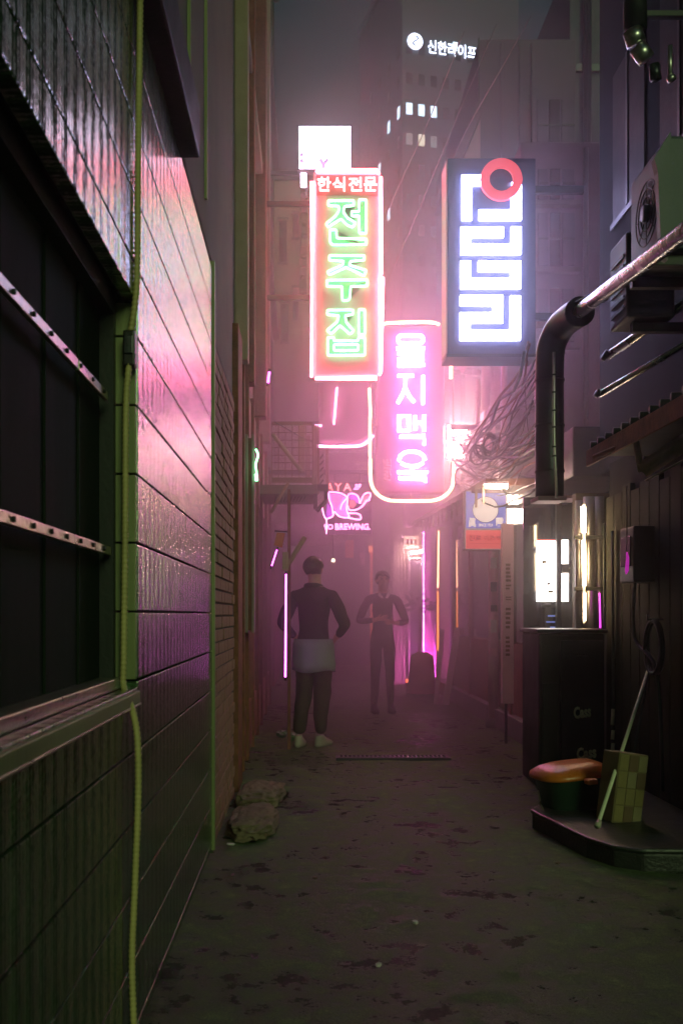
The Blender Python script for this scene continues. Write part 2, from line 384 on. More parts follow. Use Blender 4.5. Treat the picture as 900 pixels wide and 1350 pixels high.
# yellow green corrugated conduit hanging down the wall
def conduit(pts, r, name, label):
    sp = smooth_path(pts, 14); L = [0]
    for a, b_ in zip(sp, sp[1:]): L.append(L[-1] + (b_ - a).length)
    step = .0048; out = []; s = 0; i = 0
    while s < L[-1]:
        while L[i + 1] < s: i += 1
        t = (s - L[i]) / (L[i + 1] - L[i]); out.append(sp[i].lerp(sp[i + 1], t)); s += step
    m = MB(); m.tube(out, r, 8, rfun=lambda t, k: r * (1.12 if k % 3 == 0 else (1.0 if k % 3 == 1 else .82)))
    return m.build(name, M_HOSE, None, label=label, cat='conduit')
dW = 2.82
conduit([P(185, -60, 2.84), P(184, 60, 2.84), P(182, 200, 2.84), P(181, 330, 2.84), P(179, 390, 2.84), P(172, 440, 2.85)], .0095, 'corrugated_conduit', 'upper yellow green corrugated conduit hanging in front of the siding, ending at the clamp')
conduit([P(170, 480, 2.83), P(166, 540, 2.83), P(165, 700, 2.83), P(163, 860, 2.83), P(163, 905, 2.83), P(174, 935, 2.74), P(181, 975, 2.70), P(182, 1050, 2.70), P(178, 1160, 2.70), P(174, 1260, 2.70), P(176, 1350, 2.70), P(178, 1460, 2.70)], .0092, 'corrugated_conduit', 'lower yellow green corrugated conduit running past the window sill to the ground')
cb = thing('junction_box', 'small dark cable clamp joining the two lengths of green conduit', 'junction box', tuple(P(172, 460, 2.86)))
MB().bbox(*(lambda a, b_: (a.x, b_.x, 2.82, 2.87, b_.z, a.z))(P(164, 438, 2.85), P(180, 485, 2.85)), .006).build('box', M_BLACK, cb)
MB().bbox(*(lambda a, b_: (a.x, b_.x, 2.812, 2.819, b_.z, a.z))(P(166, 446, 2.85), P(178, 470, 2.85)), .003).build('cover', M_GALV, cb)

# brick bay, recess and posts past the siding
br = thing('brick_wall', 'brown brick wall bay just past the metal siding on the left', 'wall', (XL, 5.3, 0))
MB().box(-1.6, XL - .012, 5.24, 6.88, 0, 2.75).build('wall_core', M_MORTAR, br)
bm_ = MB().bbox(-.02, .0, -.093, .093, -.031, .031, .004)
proto = None; cnt = 0
for c in range(37):
    z = .036 + c * .073
    off = .095 if c % 2 else 0
    for k in range(9):
        y = 5.24 + .095 + off + k * .196
        if y + .093 > 6.89: continue
        jit = random.uniform(-.003, .004)
        if proto is None:
            proto = bm_.build('brick', M_BRICK, br); proto.location = (XL + jit, y, z)
        else: inst('brick', proto.data, (XL + jit, y, z), br)
MB().bbox(-1.6, XL - .02, 5.56, 6.9, 2.755, 14, .02).build('upper_wall', M_STUCCO, br)

# left shop building with pilasters and posts, dark recess
lb = thing('shop_building', 'tall narrow left shop building with rusty pilasters behind the red neon sign', 'building', (XL, 7, 0))
MB().bbox(-2.4, XL - .06, 6.9, 17, 3.3, 14, .02).build('wall', M_STUCCO, lb)
MB().box(-2.4, XL - .5, 6.9, 17, 0, 3.29).build('shopfront_back_wall', M_DARK, lb)
MB().bbox(XL - .06, XL + .02, 6.92, 7.35, 0, 3.28, .01).build('door_post', M_RUST, lb)
for (y, r_, m_, z0) in ((7.7, .045, M_TAN, 3.2), (8.45, .055, M_RUST, 3.2), (10.4, .075, M_RUST, 3.3), (11.9, .06, M_TAN, 3.3)):
    MB().bbox(XL - .06, XL + r_, y - r_ * 1.6, y + r_ * 1.6, z0, 13.8, .012).build('pilaster', m_, lb)
for z in (5.8, 8.6, 11.4): MB().bbox(XL - .07, XL + .04, 7.9, 16.5, z, z + .12, .01).build('floor_band', M_CONC, lb)
for z in (4.1, 6.6, 9.4):
    for y in (9.1, 12.4, 14.2):
        w_ = MB().bbox(XL - .07, XL - .03, y, y + .9, z, z + 1.3, .01).build('window', M_GLASS, lb)
        MB().box(XL - .04, XL - .02, y + .43, y + .47, z, z + 1.3).box(XL - .04, XL - .02, y - .03, y, z, z + 1.3).box(XL - .04, XL - .02, y + .9, y + .93, z, z + 1.3).build('window_frame', M_GALV, w_)
# shopfront uprights, doors and glass
for y in (7.75, 8.35, 9.2, 10.1, 11.0, 12.2, 13.5):
    MB().bbox(XL - .05, XL + .01, y, y + .07, 0.02, 3.25, .006).build('shopfront_post', M_RUST, lb)
for y, y2 in ((7.83, 8.33), (8.43, 9.18), (9.28, 10.08), (10.18, 10.98), (11.08, 12.18), (12.28, 13.48)):
    MB().box(XL - .045, XL - .03, y, y2, .5, 2.4).build('shopfront_pane', M_GLASS, lb)
    MB().bbox(XL - .05, XL - .01, y, y2, .05, .48, .01).build('kick_panel', M_RUST, lb)
    MB().bbox(XL - .05, XL - .02, y, y2, 2.42, 3.2, .01).build('shop_fascia', M_TAN, lb)

# narrow pale upright sign seen edge-on, with green neon
M_POST = mat('weathered_pale_paint', (.26, .20, .18), .6)
sg = thing('upright_sign', 'tall pale edge-on sign board with a green neon squiggle on the left shopfront', 'sign', tuple(P(330, 1000, 8.2)))
a, b_ = P(324, 575, 8.2), P(336, 760, 8.2)
MB().bbox(a.x, a.x + .022, 8.1, 8.3, 1.1, a.z, .004).build('sign_frame', M_POST, sg)
MB().bbox(b_.x - .022, b_.x, 8.1, 8.3, 1.1, a.z, .004).build('sign_frame', M_POST, sg)
MB().box(a.x + .023, b_.x - .023, 8.12, 8.28, 1.12, a.z - .03).build('sign_face', M_RUST, sg)
MB().tube(smooth_path([P(337, 592, 8.08), P(340, 600, 8.08), P(337, 612, 8.08), P(338, 622, 8.08), P(339, 634, 8.08)], 5), .009, 6).tube([P(337, 625, 8.07), P(338, 634, 8.07)], .012, 6).build('neon_squiggle', E_GREEN, sg)
MB().cyl((a.x - .02, 8.2, 0), (0, 0, 1), .012, 3.0, 8).build('pole', M_POST, sg)

# magenta tubes on the left shopfronts
def tube_light(p, q, m_, label, r=.011, grp='magenta light tubes on the left shopfronts'):
    t = thing('light_tube', label, 'neon tube', tuple(q), grp)
    MB().tube([p, q], r, 8).build('glass_tube', m_, t)
    MB().bbox(p.x - .012, p.x + .012, p.y + .012, p.y + .03, min(p.z, q.z), max(p.z, q.z), .002).build('backing_strip', M_DARK, t) if abs(p.x - q.x) < .01 else None
    d = (q - p).normalized()
    MB().cyl(p - d * .03, d, r * 1.3, .03, 8).cyl(q, d, r * 1.3, .03, 8).build('end_cap', M_BLACK, t)
    return t
tube_light(P(377, 757, 9.0), P(376, 893, 9.0), E_MAG, 'long vertical magenta light tube beside the person in the dark jacket', .008)
tube_light(P(365, 725, 9.3), P(358, 746, 9.3), E_MAG, 'short slanting magenta light tube below the small orange flag', .006)
tube_light(P(330, 722, 8.6), P(329, 745, 8.6), E_MAG, 'tiny magenta light tube at the pale edge-on sign', .006)
tube_light(P(334, 762, 8.6), P(334, 803, 8.6), emi('dim_red_tube', (1, .08, .16), 1.0), 'dim red vertical light tube low on the left shopfront', .010)
tube_light(P(355, 490, 10), P(353, 505, 10), E_MAG, 'small violet tube high between the left shopfront and red sign', .012)
fl = thing('pennant', 'small orange cloth pennant hanging over the slanting magenta tube', 'flag', tuple(P(370, 700, 9.3)))
MB().prism([(v.x, v.z) for v in (P(365, 702, 9.3), P(376, 703, 9.3), P(372, 722, 9.3), P(361, 719, 9.3))], 9.295, 9.303).build('cloth', M_ORANGE, fl)
MB().tube([P(362, 700, 9.3), P(379, 701, 9.3)], .006, 6).build('rod', M_DARK, fl)
# timber brace and post
po = thing('signpost', 'slim post with a pale diagonal timber brace next to the long magenta tube', 'post', tuple(P(381, 985, 9.2)))
MB().bbox(*(lambda a: (a.x - .015, a.x + .015, 9.14, 9.17, 0, 2.4))(P(381, 700, 9.15)), .003).build('post', M_RUST, po)
MB().tube([P(376, 750, 9.1), P(402, 708, 9.1)], .022, 4).build('brace', M_WOOD, po)
MB().bbox(*(lambda a, b_: (a.x, b_.x, 9.08, 9.12, b_.z, a.z))(P(372, 728, 9.1), P(380, 752, 9.1)), .004).build('bracket', M_WOOD, po)

# ------------------------------------------------------------------ left pink-lit frame with mesh and duct stack
fr = thing('mesh_balcony', 'wire mesh balcony frame with a diagonal brace above the left shopfront', 'balcony', tuple(P(360, 650, 10.4)))
b0 = P(358, 560, 10.4); b1_ = P(412, 636, 10.4)
MB().box(b0.x, b1_.x, 10.39, 10.42, b1_.z, b1_.z + .05).build('rail', M_TAN, fr)
MB().box(b0.x, b1_.x, 10.39, 10.42, b0.z, b0.z + .03).build('rail', M_TAN, fr)
for k in range(7): 
    x = b0.x + (b1_.x - b0.x) * k / 6
    MB().box(x - .003, x + .003, 10.402, 10.408, b1_.z + .05, b0.z).build('mesh_wire', M_TAN, fr)
for k in range(1, 7):
    z = b1_.z + .05 + (b0.z - b1_.z - .05) * k / 7
    MB().box(b0.x, b1_.x, 10.409, 10.414, z - .003, z + .003).build('mesh_wire', M_TAN, fr)
MB().tube([P(359, 572, 10.37), P(398, 622, 10.37)], .022, 4).build('brace', M_CREAM, fr)
MB().bbox(-.49, b1_.x + .05, 10.42, 11.4, b1_.z - .12, b1_.z - .02, .01).build('floor_slab', M_CONC, fr)
for k in range(10): MB().tube([P(366 + k * 5, 640, 10.6), P(362 + k * 4, 662, 10.6)], .006, 5).build('hanger', M_DARK, fr)
MB().tube([P(357, 676, 10.3), P(380, 636, 10.3)], .016, 4).build('strut', M_WOOD, fr)
st = thing('duct_stack', 'bundle of pale pink-lit vertical ducts and a louvred panel left of the elephant neon', 'duct', tuple(P(415, 640, 11)))
for (x0, x1, y0, y1, m_, dd) in ((393, 402, 560, 622, M_CREAM, 11.), (404, 409, 574, 628, M_CREAM, 11.1), (411, 418, 560, 650, M_CREAM, 10.9), (418.5, 420.5, 560, 650, M_WOOD, 10.85), (429, 433.5, 592, 648, M_CREAM, 11.1)):
    a, b_ = P(x0, y0, dd), P(x1, y1, dd); MB().bbox(a.x, b_.x, dd, dd + .12, b_.z, a.z, .008).build('duct', m_, st)
a, b_ = P(420.5, 594, 11), P(427, 650, 11)
lv = MB().box(a.x, b_.x, 11.0, 11.03, b_.z, a.z).build('louvre_panel', M_WHITE, st)
for k in range(6):
    z = a.z - .06 - k * .07
    MB().prism([(a.x + .004, z - .03), (a.x + .012, z - .035), (b_.x - .004, z + .012), (b_.x - .012, z + .018)], 10.985, 10.997).build('louvre_slot', M_BLACK, lv)
MB().bbox(*(lambda a, b_: (a.x, b_.x, 10.7, 10.8, b_.z, a.z))(P(413, 640, 10.8), P(432, 648, 10.8)), .006).box(*(lambda a, b_: (a.x, b_.x, 10.71, 10.79, b_.z, a.z))(P(413, 649, 10.8), P(418, 672, 10.8))).box(*(lambda a, b_: (a.x, b_.x, 10.71, 10.79, b_.z, a.z))(P(427, 649, 10.8), P(432, 660, 10.8))).tube([P(430, 660, 10.75), P(417, 674, 10.75)], .022, 4).build('dark_bracket', M_BLACK, st)

# building C behind red sign
bc = thing('back_building', 'beige back building with dark windows left of the red neon sign', 'building', (-.4, 18, 0))
MB().bbox(-3.5, .9, 18, 24, 2.9, 9.25, .03).build('wall', M_CREAM, bc)
MB().bbox(-3.6, 1.0, 17.95, 18.0, 9.1, 9.3, .01).build('parapet', M_CONC, bc)
for (x0, x1, y0, y1, m_) in ((368, 378, 290, 345, M_GLASS), (386, 393, 282, 312, M_GLASS), (370, 380, 400, 450, M_GLASS), (386, 393, 380, 420, M_GLASS)):
    a, b_ = P(x0, y0, 17.96), P(x1, y1, 17.96)
    w_ = MB().box(a.x, b_.x, 17.96, 17.995, b_.z, a.z).build('window', m_, bc)
    MB().box(a.x - .03, b_.x + .03, 17.94, 17.959, b_.z - .05, b_.z - .01).box(a.x - .03, b_.x + .03, 17.94, 17.959, a.z + .01, a.z + .05).build('window_trim', M_CONC, w_)
for k, (x0, x1, y0, y1) in enumerate(((396, 405, 243, 272), (397, 405, 282, 308), (395, 404, 325, 350), (394, 404, 352, 380))):
    a, b_ = P(x0, y0, 17.5), P(x1, y1, 17.5)
    u = thing('outdoor_unit', ['dark red air conditioner box below the white screen, highest of its column', 'red-lit air conditioner box, second down beside the red sign', 'red-lit air conditioner box, third down beside the red sign', 'red-lit air conditioner box, lowest beside the red sign'][k], 'air conditioner', ((a.x + b_.x) / 2, 17.6, b_.z), 'air conditioner boxes beside the red neon sign')
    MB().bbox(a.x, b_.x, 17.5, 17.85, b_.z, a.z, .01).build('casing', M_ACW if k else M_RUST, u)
    MB().cyl(((a.x + b_.x) / 2, 17.499, (a.z + b_.z) / 2), (0, -1, 0), .05, .012, 14).build('fan_grille', M_DARK, u)
    MB().box(a.x, b_.x, 17.6, 17.96, b_.z - .05, b_.z - .01).build('shelf_bracket', M_DARK, u)

# ------------------------------------------------------------------ SIGNS
def rect_path(x0, x1, y0, y1, d, r=0, n=6):
    a, b_ = P(x0, y0, d), P(x1, y1, d)
    if not r: return [Vector((a.x, d, a.z)), Vector((b_.x, d, a.z)), Vector((b_.x, d, b_.z)), Vector((a.x, d, b_.z))]
    rr = r * d / FOC
    return arc((b_.x - rr, a.z - rr), rr, 90, 0, n, d) + arc((b_.x - rr, b_.z + rr), rr, 0, -90, n, d) + arc((a.x + rr, b_.z + rr), rr, -90, -180, n, d) + arc((a.x + rr, a.z - rr), rr, 180, 90, n, d)

# 1. red sign with green outline letters
D1 = 10.5
s1 = thing('neon_sign', 'tall red neon sign with green outlined Korean letters, hung from the left wall', 'neon sign', tuple(P(457, 498, D1)))
a, b_ = P(413, 226, D1), P(502, 497, D1)
MB().bbox(a.x, b_.x, D1, D1 + .24, b_.z, a.z, .015).build('box', M_WHITE, s1)
M_SFACE = mat('salmon_sign_face', (.72, .40, .46), .4, var=.15, vs=3)
MB().box(a.x + .03, b_.x - .03, D1 - .004, D1 - .001, b_.z + .03, a.z - .03).build('sign_face', M_SFACE, s1)
hp = [P(417, 231, D1), P(498, 258, D1)]
MB().bbox(hp[0].x, hp[1].x, D1 - .02, D1 - .006, hp[1].z, hp[0].z, .004).build('header_plate', mat('rose_plate', (.5, .13, .13), .4), s1)
yt = D1 - .045
def q1(z, sx=7.5, ox=400, oy=200): return lambda u, v: P(ox + u / sx, oy + v / sx, yt)
def tubes(name, paths, m_, parent, r, cl=False, sub=1):
    t = MB()
    for p in paths: t.tube(p, r, 6, closed=cl)
    return t.build(name, m_, parent)
MB().tube([P(417, 226.5, yt), P(419, 224, yt), P(497, 224, yt), P(499, 229, yt)], .016, 8).build('neon_tube', E_RED, s1)
MB().tube([P(411, 241, yt), P(412, 239, yt), P(411, 350, yt), P(410.5, 497, yt)], .013, 8).build('neon_tube', E_RED, s1)
MB().tube([P(502, 233, yt), P(502.5, 360, yt), P(501, 363, yt)], .016, 8).tube([P(500.5, 368, yt - .02), P(503, 365, yt), P(502, 490, yt), P(500, 494, yt)], .016, 8).build('neon_tube', E_RED, s1)
MB().tube([P(415, 499, yt), P(496, 498, yt), P(495, 501, yt)], .015, 8).build('neon_tube', E_RED, s1)
hx = [(418, 436), (438, 455), (459, 477), (479, 497)]
for ch, (u0, u1) in zip('한식전문', hx):
    pa, pb = P(u0, 233, yt), P(u1, 252, yt)
    text('header_letter', ch, pa.x, pb.x, pb.z, pa.z, yt, E_HDR, s1, .008, .022)
Q = q1(0)
j = {}
j['전'] = [[(245, 480), (495, 480), (495, 530), (405, 537), (392, 590), (430, 650), (515, 700), (483, 745), (430, 722), (370, 662), (310, 700), (245, 745), (225, 710), (310, 640), (352, 580), (350, 535), (245, 530)],
           [(550, 472), (618, 472), (618, 802), (550, 802), (550, 632), (475, 632), (475, 588), (550, 588)],
           [(262, 770), (322, 770), (330, 852), (620, 862), (620, 915), (290, 920), (262, 890)]]
j['주'] = [[(255, 1025), (600, 1025), (600, 1070), (465, 1080), (450, 1118), (620, 1172), (598, 1225), (422, 1140), (258, 1215), (235, 1185), (385, 1120), (398, 1080), (255, 1072)],
           [(232, 1268), (630, 1265), (630, 1325), (465, 1330), (458, 1445), (440, 1468), (385, 1468), (380, 1330), (232, 1328)]]
j['집'] = [[(235, 1565), (490, 1562), (487, 1608), (410, 1618), (425, 1690), (495, 1768), (460, 1805), (360, 1715), (275, 1800), (232, 1765), (335, 1680), (350, 1618), (235, 1608)],
           [(545, 1560), (605, 1560), (605, 1805), (545, 1805)],
           [(240, 1835), (300, 1835), (300, 1868), (540, 1868), (540, 1835), (605, 1835), (605, 2010), (240, 2010)],
           [(300, 1905), (540, 1905), (540, 1962), (300, 1962)]]
M_GPL = mat('green_letter_plate', (.16, .70, .34), .4)
for ch, ps in j.items():
    t = MB(); pl = MB()
    for poly in ps:
        pts = [Q(u, v) for u, v in poly]
        # round corners a little
        dense = []
        for i in range(len(pts)):
            p0, p1, p2 = pts[i - 1], pts[i], pts[(i + 1) % len(pts)]
            c = .22 if (p1 - p0).length > .04 else .3
            k0 = min(.014 / max(1e-4, (p1 - p0).length), .4); k2 = min(.014 / max(1e-4, (p2 - p1).length), .4)
            dense += [p1.lerp(p0, k0), p1.lerp(p0, k0 * .25).lerp(p2, k2 * .25), p1.lerp(p2, k2)]
        t.tube(dense, .0125, 6, closed=True)
    o = t.build('neon_letter', E_GREEN, s1)
    pm = bmesh.new()
    for poly in ps[:]:
        if ch == '집' and poly is ps[3]: continue
        vs = [pm.verts.new(Vector((Q(u, v).x, D1 - .010, Q(u, v).z))) for u, v in poly]
        f = pm.faces.new(vs)
    bmesh.ops.triangulate(pm, faces=pm.faces[:])
    gg = bmesh.ops.extrude_face_region(pm, geom=pm.faces[:])
    for e in gg['geom']:
        if isinstance(e, bmesh.types.BMVert): e.co.y -= .008
    bmesh.ops.recalc_face_normals(pm, faces=pm.faces)
    me = bpy.data.meshes.new('letter_plate'); pm.to_mesh(me); pm.free(); me.materials.append(M_GPL)
    oo = bpy.data.objects.new('letter_plate', me); COL.objects.link(oo); oo.parent = o; oo.matrix_parent_inverse = Matrix.Identity(4)
pa, pb = P(436, 476, D1), P(486, 490, D1)
MB().bbox(pa.x, pb.x, D1 - .014, D1 - .006, pb.z, pa.z, .003).build('lower_strip', M_SFACE, s1)
for zz in (5.6, 4.6): MB().bbox(XL - .05, a.x, D1 + .08, D1 + .13, zz, zz + .05, .006).build('bracket_arm', M_DARK, s1)

# 2. navy sign with white maze letters and a red ring
D2 = 8.5
s2 = thing('led_sign', 'tall navy light box with blocky white maze letters and a red ring', 'sign', tuple(P(648, 468, D2)))
a, b_ = P(590, 208, D2), P(706, 466, D2)
MB().bbox(a.x, b_.x, D2, D2 + .30, b_.z, a.z, .008).build('box', M_NAVY, s2)
MB().box(a.x - .012, a.x - .001, D2 + .01, D2 + .29, b_.z + .01, a.z - .01).build('side_plate', mat('copper_side', (.45, .26, .22), .35, .4), s2)
MB().bbox(a.x - .01, b_.x + .01, D2 - .012, D2 + .31, b_.z - .03, b_.z - .002, .004).build('bottom_trim', M_GALV, s2)
yl = D2 - .03
def q2(u, v): return P(570 + u / 4.655, 190 + v / 4.655, yl)
w = 62 / 4.655 * D2 / FOC
shapes = [[(210, 460), (210, 217), (300, 217)], [(515, 232), (515, 430), (285, 430)], [(436, 536), (205, 536), (205, 640), (514, 640), (514, 503)],
          [(203, 713), (203, 851), (511, 851), (511, 745), (281, 745)], [(170, 956), (402, 956), (402, 1062), (200, 1062), (200, 1169), (509, 1169), (509, 927)]]
for sh_ in shapes:
    lt = MB(); pts = [q2(*p) for p in sh_]
    for i in range(len(pts) - 1):
        p, q = pts[i], pts[i + 1]; h = w / 2
        e0 = h if i > 0 else 0; e1 = h if i < len(pts) - 2 else 0
        if abs(p.x - q.x) > abs(p.z - q.z):
            sgn = 1 if q.x > p.x else -1
            x0, x1 = p.x - sgn * e0, q.x + sgn * e1
            lt.box(min(x0, x1), max(x0, x1), yl, yl + .028, (p.z + q.z) / 2 - h, (p.z + q.z) / 2 + h)
        else:
            sgn = 1 if q.z > p.z else -1
            z0, z1 = p.z + sgn * h * (1 if i > 0 else 0), q.z - sgn * h * (1 if i < len(pts) - 2 else 0)
            x = (p.x + q.x) / 2
            lt.box(x - h, x + h, yl + .0005, yl + .0285, min(z0, z1), max(z0, z1))
    lt.build('maze_letter', E_WHITE, s2)
rc = q2(420, 218); rk = D2 / FOC / 4.655
rg = MB(); n = 48
ro, ri = 127 * rk, 73 * rk
vs = []; fs = []
for k in range(n):
    c, s_ = math.cos(2 * math.pi * k / n), math.sin(2 * math.pi * k / n)
    for (r_, yy) in ((ro, yl - .02), (ri, yl - .02), (ri, yl + .02), (ro, yl + .02)): vs.append((rc.x + c * r_, yy, rc.z + s_ * r_))
for k in range(n):
    for q in range(4): fs.append((k * 4 + q, k * 4 + (q + 1) % 4, ((k + 1) % n) * 4 + (q + 1) % 4, ((k + 1) % n) * 4 + q))
rg.add(vs, fs).build('red_ring', E_RING, s2)
MB().cyl((rc.x, yl + .01, rc.z), (0, 1, 0), ri * .995, .01, 40).build('ring_centre', M_NAVY, s2)
for zz in (4.9, 3.8): MB().bbox(b_.x, 2.4, D2 + .1, D2 + .16, zz, zz + .06, .006).build('bracket_arm', M_DARK, s2)

# 3. pink vertical sign with a rounded amber neon frame
D3 = 12.5
s3 = thing('neon_sign', 'pink glowing sign with white Korean letters inside a rounded amber neon frame', 'neon sign', tuple(P(543, 662, D3)))
a, b_ = P(496, 430, D3), P(586, 650, D3)
M_P3 = mat('mauve_sign_face', (.20, .07, .14), .45, var=.12, vs=2)
MB().bbox(a.x, b_.x, D3, D3 + .22, b_.z, a.z, .03).build('box', M_P3, s3)
y3 = D3 - .05
fp = rect_path(487, 597.5, 425, 660, y3, 26, 8)
# tube split as in the photograph: gaps in the run
MB().tube(smooth_path([P(503, 427, y3), P(515, 425.5, y3), P(545, 424.5, y3), P(570, 425, y3), P(579, 428, y3)], 4), .019, 8).build('neon_tube', E_YEL, s3)
MB().tube([P(486.5, 512, y3), P(488, 540, y3), P(487.5, 560, y3), P(487.5, 602, y3)], .017, 8).build('neon_tube', E_YEL, s3)
MB().tube([P(594.5, 468, y3), P(594, 499, y3)], .018, 8).build('neon_tube', E_YEL, s3)
MB().tube(smooth_path([P(488, 604, y3), P(488, 625, y3), P(490, 640, y3), P(498, 652, y3), P(511, 659, y3), P(530, 660.5, y3), P(558, 660.5, y3), P(575, 659, y3), P(588, 652, y3), P(596, 641, y3), P(598, 625, y3), P(598, 610, y3), P(597, 590, y3)], 4), .019, 8).build('neon_tube', E_YEL, s3)
MB().tube(rect_path(488, 597, 426, 659, D3 - .0, 26, 8), .012, 6, closed=True).build('frame_rail', M_WOOD, s3)
MB().tube([P(541, 660, D3), P(541, 651, D3)], .012, 6).tube([P(486, 560, D3), P(497, 560, D3)], .01, 6).tube([P(585, 560, D3), P(598, 560, D3)], .01, 6).build('frame_tie', M_WOOD, s3)
def q3(u, v): return P(480 + u / 6.43, 410 + v / 6.43, y3)
def q4(u, v): return P(400 + u / 2.8125, 400 + v / 2.8125, y3)
r3 = 14.5 / 6.43 * D3 / FOC
def rr(u0, u1, v0, v1, q): 
    r = (v1 - v0) / 2
    return [q(u0 + r - r * math.sin(t), (v0 + v1) / 2 - r * math.cos(t)) for t in [math.pi * k / 8 for k in range(9)]] + [q(u1 - r + r * math.sin(t), (v0 + v1) / 2 + r * math.cos(t)) for t in [math.pi * k / 8 for k in range(9)]]
L3 = {
 '을': [(rr(285, 500, 205, 272, q3), True), ([q3(272, 315), q3(512, 315)], False), ([q3(283, 360), q3(502, 360), q3(502, 405), q3(288, 412), q3(288, 458), q3(512, 455)], False)],
 '지': [([q3(283, 548), q3(418, 548)], False), ([q3(350, 560), q3(348, 640), q3(320, 715), q3(283, 780)], False), ([q3(348, 650), q3(380, 720), q3(425, 772)], False), ([q3(497, 545), q3(497, 790)], False)],
 '맥': [([q3(295, 890), q3(378, 890), q3(378, 1012), q3(295, 1012)], True), ([q3(432, 885), q3(432, 1010)], False), ([q3(432, 948), q3(505, 948)], False), ([q3(507, 882), q3(507, 1018)], False), ([q3(300, 1065), q3(508, 1062), q3(508, 1135)], False)],
 '옥': [([q4(353, 585), q4(358, 565), q4(375, 552), q4(400, 548), q4(428, 552), q4(445, 565), q4(450, 582)], False), ([q4(362, 592), q4(380, 601), q4(402, 604), q4(425, 601), q4(444, 591)], False), ([q4(404, 604), q4(404, 622)], False), ([q4(347, 626), q4(461, 626)], False), ([q4(352, 648), q4(452, 648), q4(452, 664)], False)]}
for ch, ps in L3.items():
    t = MB()
    for p, cl in ps: t.tube(p, r3, 8, closed=cl)
    t.build('glowing_letter', E_PINK, s3)
for ch, (v0, v1) in (('별', (605, 620)), ('관', (621, 634))):
    pa, pb = P(504, v0, D3), P(516, v1, D3)
    text('small_letter', ch, pa.x, pb.x, pb.z, pa.z, D3 - .006, M_WOOD, s3, .004, .02)
for zz in (4.3, 3.1): MB().bbox(P(598, 0, D3).x, 2.4, D3 + .1, D3 + .15, zz, zz + .05, .006).build('bracket_arm', M_DARK, s3)

# 4. bright white screen
D4 = 12.6
s4 = thing('display_screen', 'blinding white rectangular screen above the red neon sign', 'screen', tuple(P(428, 222, D4)))
a, b_ = P(394, 166, D4), P(462, 222, D4)
MB().bbox(a.x - .02, b_.x + .02, D4 + .006, D4 + .16, b_.z - .02, a.z + .02, .008).build('casing', M_DARK, s4)
MB().box(a.x, b_.x, D4, D4 + .005, b_.z, a.z).build('screen', E_SCR, s4)
mv = emi('pale_violet_print', (.72, .42, .9), 1.2)
for pts in ([(422, 210), (426, 216), (426, 221)], [(432, 210), (426, 216)], [(397, 210), (399, 214)], [(398, 202), (397, 206)]):
    MB().tube([P(u, v, D4 - .012) for u, v in pts], .026, 5).build('printed_mark', mv, s4)
for u in (408, 442):
    MB().tube(smooth_path([P(u + 12 * math.sin(t), 186 - 8 * math.cos(t), D4 - .001) for t in (-1.2, -.6, 0, .6, 1.2)], 3), .006, 4).build('printed_mark', emi('faint_print', (.95, .75, .9), 2.2), s4)
a, b_ = P(396, 224, D4), P(404, 243, D4)
MB().bbox(a.x, b_.x, D4, D4 + .1, b_.z, a.z - .03, .01).build('lower_lamp', E_SCR, s4)
MB().bbox(XL - .1, .0, D4 + .18, D4 + .22, 6.9, 6.95, .004).build('support_arm', M_DARK, s4)
MB().bbox(-.02, .02, D4 + .165, D4 + .2, 6.6, 7.3, .004).build('mount', M_DARK, s4)

# 5. brewing neon with reaching figure
D5 = 13.2
s5 = thing('neon_sign', 'hot pink neon of a round-backed creature reaching out above the word brewing', 'neon sign', tuple(P(455, 705, D5)))
def q5(u, v): return P(410 + u / 7.5, 560 + v / 7.5, D5)
a, b_ = q5(150, 560), q5(600, 1080)
MB().box(a.x, b_.x, D5 + .06, D5 + .08, b_.z, a.z).build('backing_panel', M_BLACK, s5)
for ch, (u0, u1) in zip('AYA', ((158, 215), (232, 302), (320, 395))):
    pa, pb = q5(u0, 578), q5(u1, 652)
    text('red_letter', ch, pa.x, pb.x, pb.z, pa.z, D5, E_BREWR, s5, .01, .0)
pa, pb = q5(420, 588), q5(495, 640)
text('red_letter', '2F', pa.x, pb.x, pb.z, pa.z, D5, E_BREW, s5, .01, .02, shear=.3)
fig = [[(170, 670), (210, 665), (270, 672), (320, 690), (355, 720), (360, 760), (350, 830), (365, 880), (375, 905), (330, 918), (270, 900), (230, 860), (215, 900), (185, 920), (140, 925), (118, 860), (105, 800)],
       [(170, 675), (180, 740), (205, 810), (215, 880)],
       [(360, 720), (370, 690), (400, 680), (440, 690), (470, 725), (478, 770), (490, 760), (515, 700), (545, 675), (580, 675), (588, 705), (572, 725), (578, 745), (548, 750), (520, 790), (470, 830), (420, 845), (375, 838), (362, 800)],
       [(350, 870), (400, 875), (460, 878), (492, 905), (480, 938), (420, 930), (370, 920), (330, 915)],
       [(290, 840), (300, 790), (330, 750), (350, 730)], [(150, 925), (155, 1000), (150, 1080)]]
t = MB()
for f_ in fig: t.tube(smooth_path([q5(*p) for p in f_], 3), .0105, 6)
t.build('creature_outline', E_BREW, s5)
def patch(poly, m_, name, y=D5 + .03):
    bmm = bmesh.new(); fz = bmm.faces.new([bmm.verts.new((q5(*p).x, y, q5(*p).z)) for p in poly]); bmesh.ops.triangulate(bmm, faces=[fz])
    g_ = bmesh.ops.extrude_face_region(bmm, geom=bmm.faces[:])
    for e in g_['geom']:
        if isinstance(e, bmesh.types.BMVert): e.co.y += .01
    bmesh.ops.recalc_face_normals(bmm, faces=bmm.faces)
    me = bpy.data.meshes.new(name); bmm.to_mesh(me); bmm.free(); me.materials.append(m_)
    o = bpy.data.objects.new(name, me); COL.objects.link(o); o.parent = s5; o.matrix_parent_inverse = parent_inv(s5)
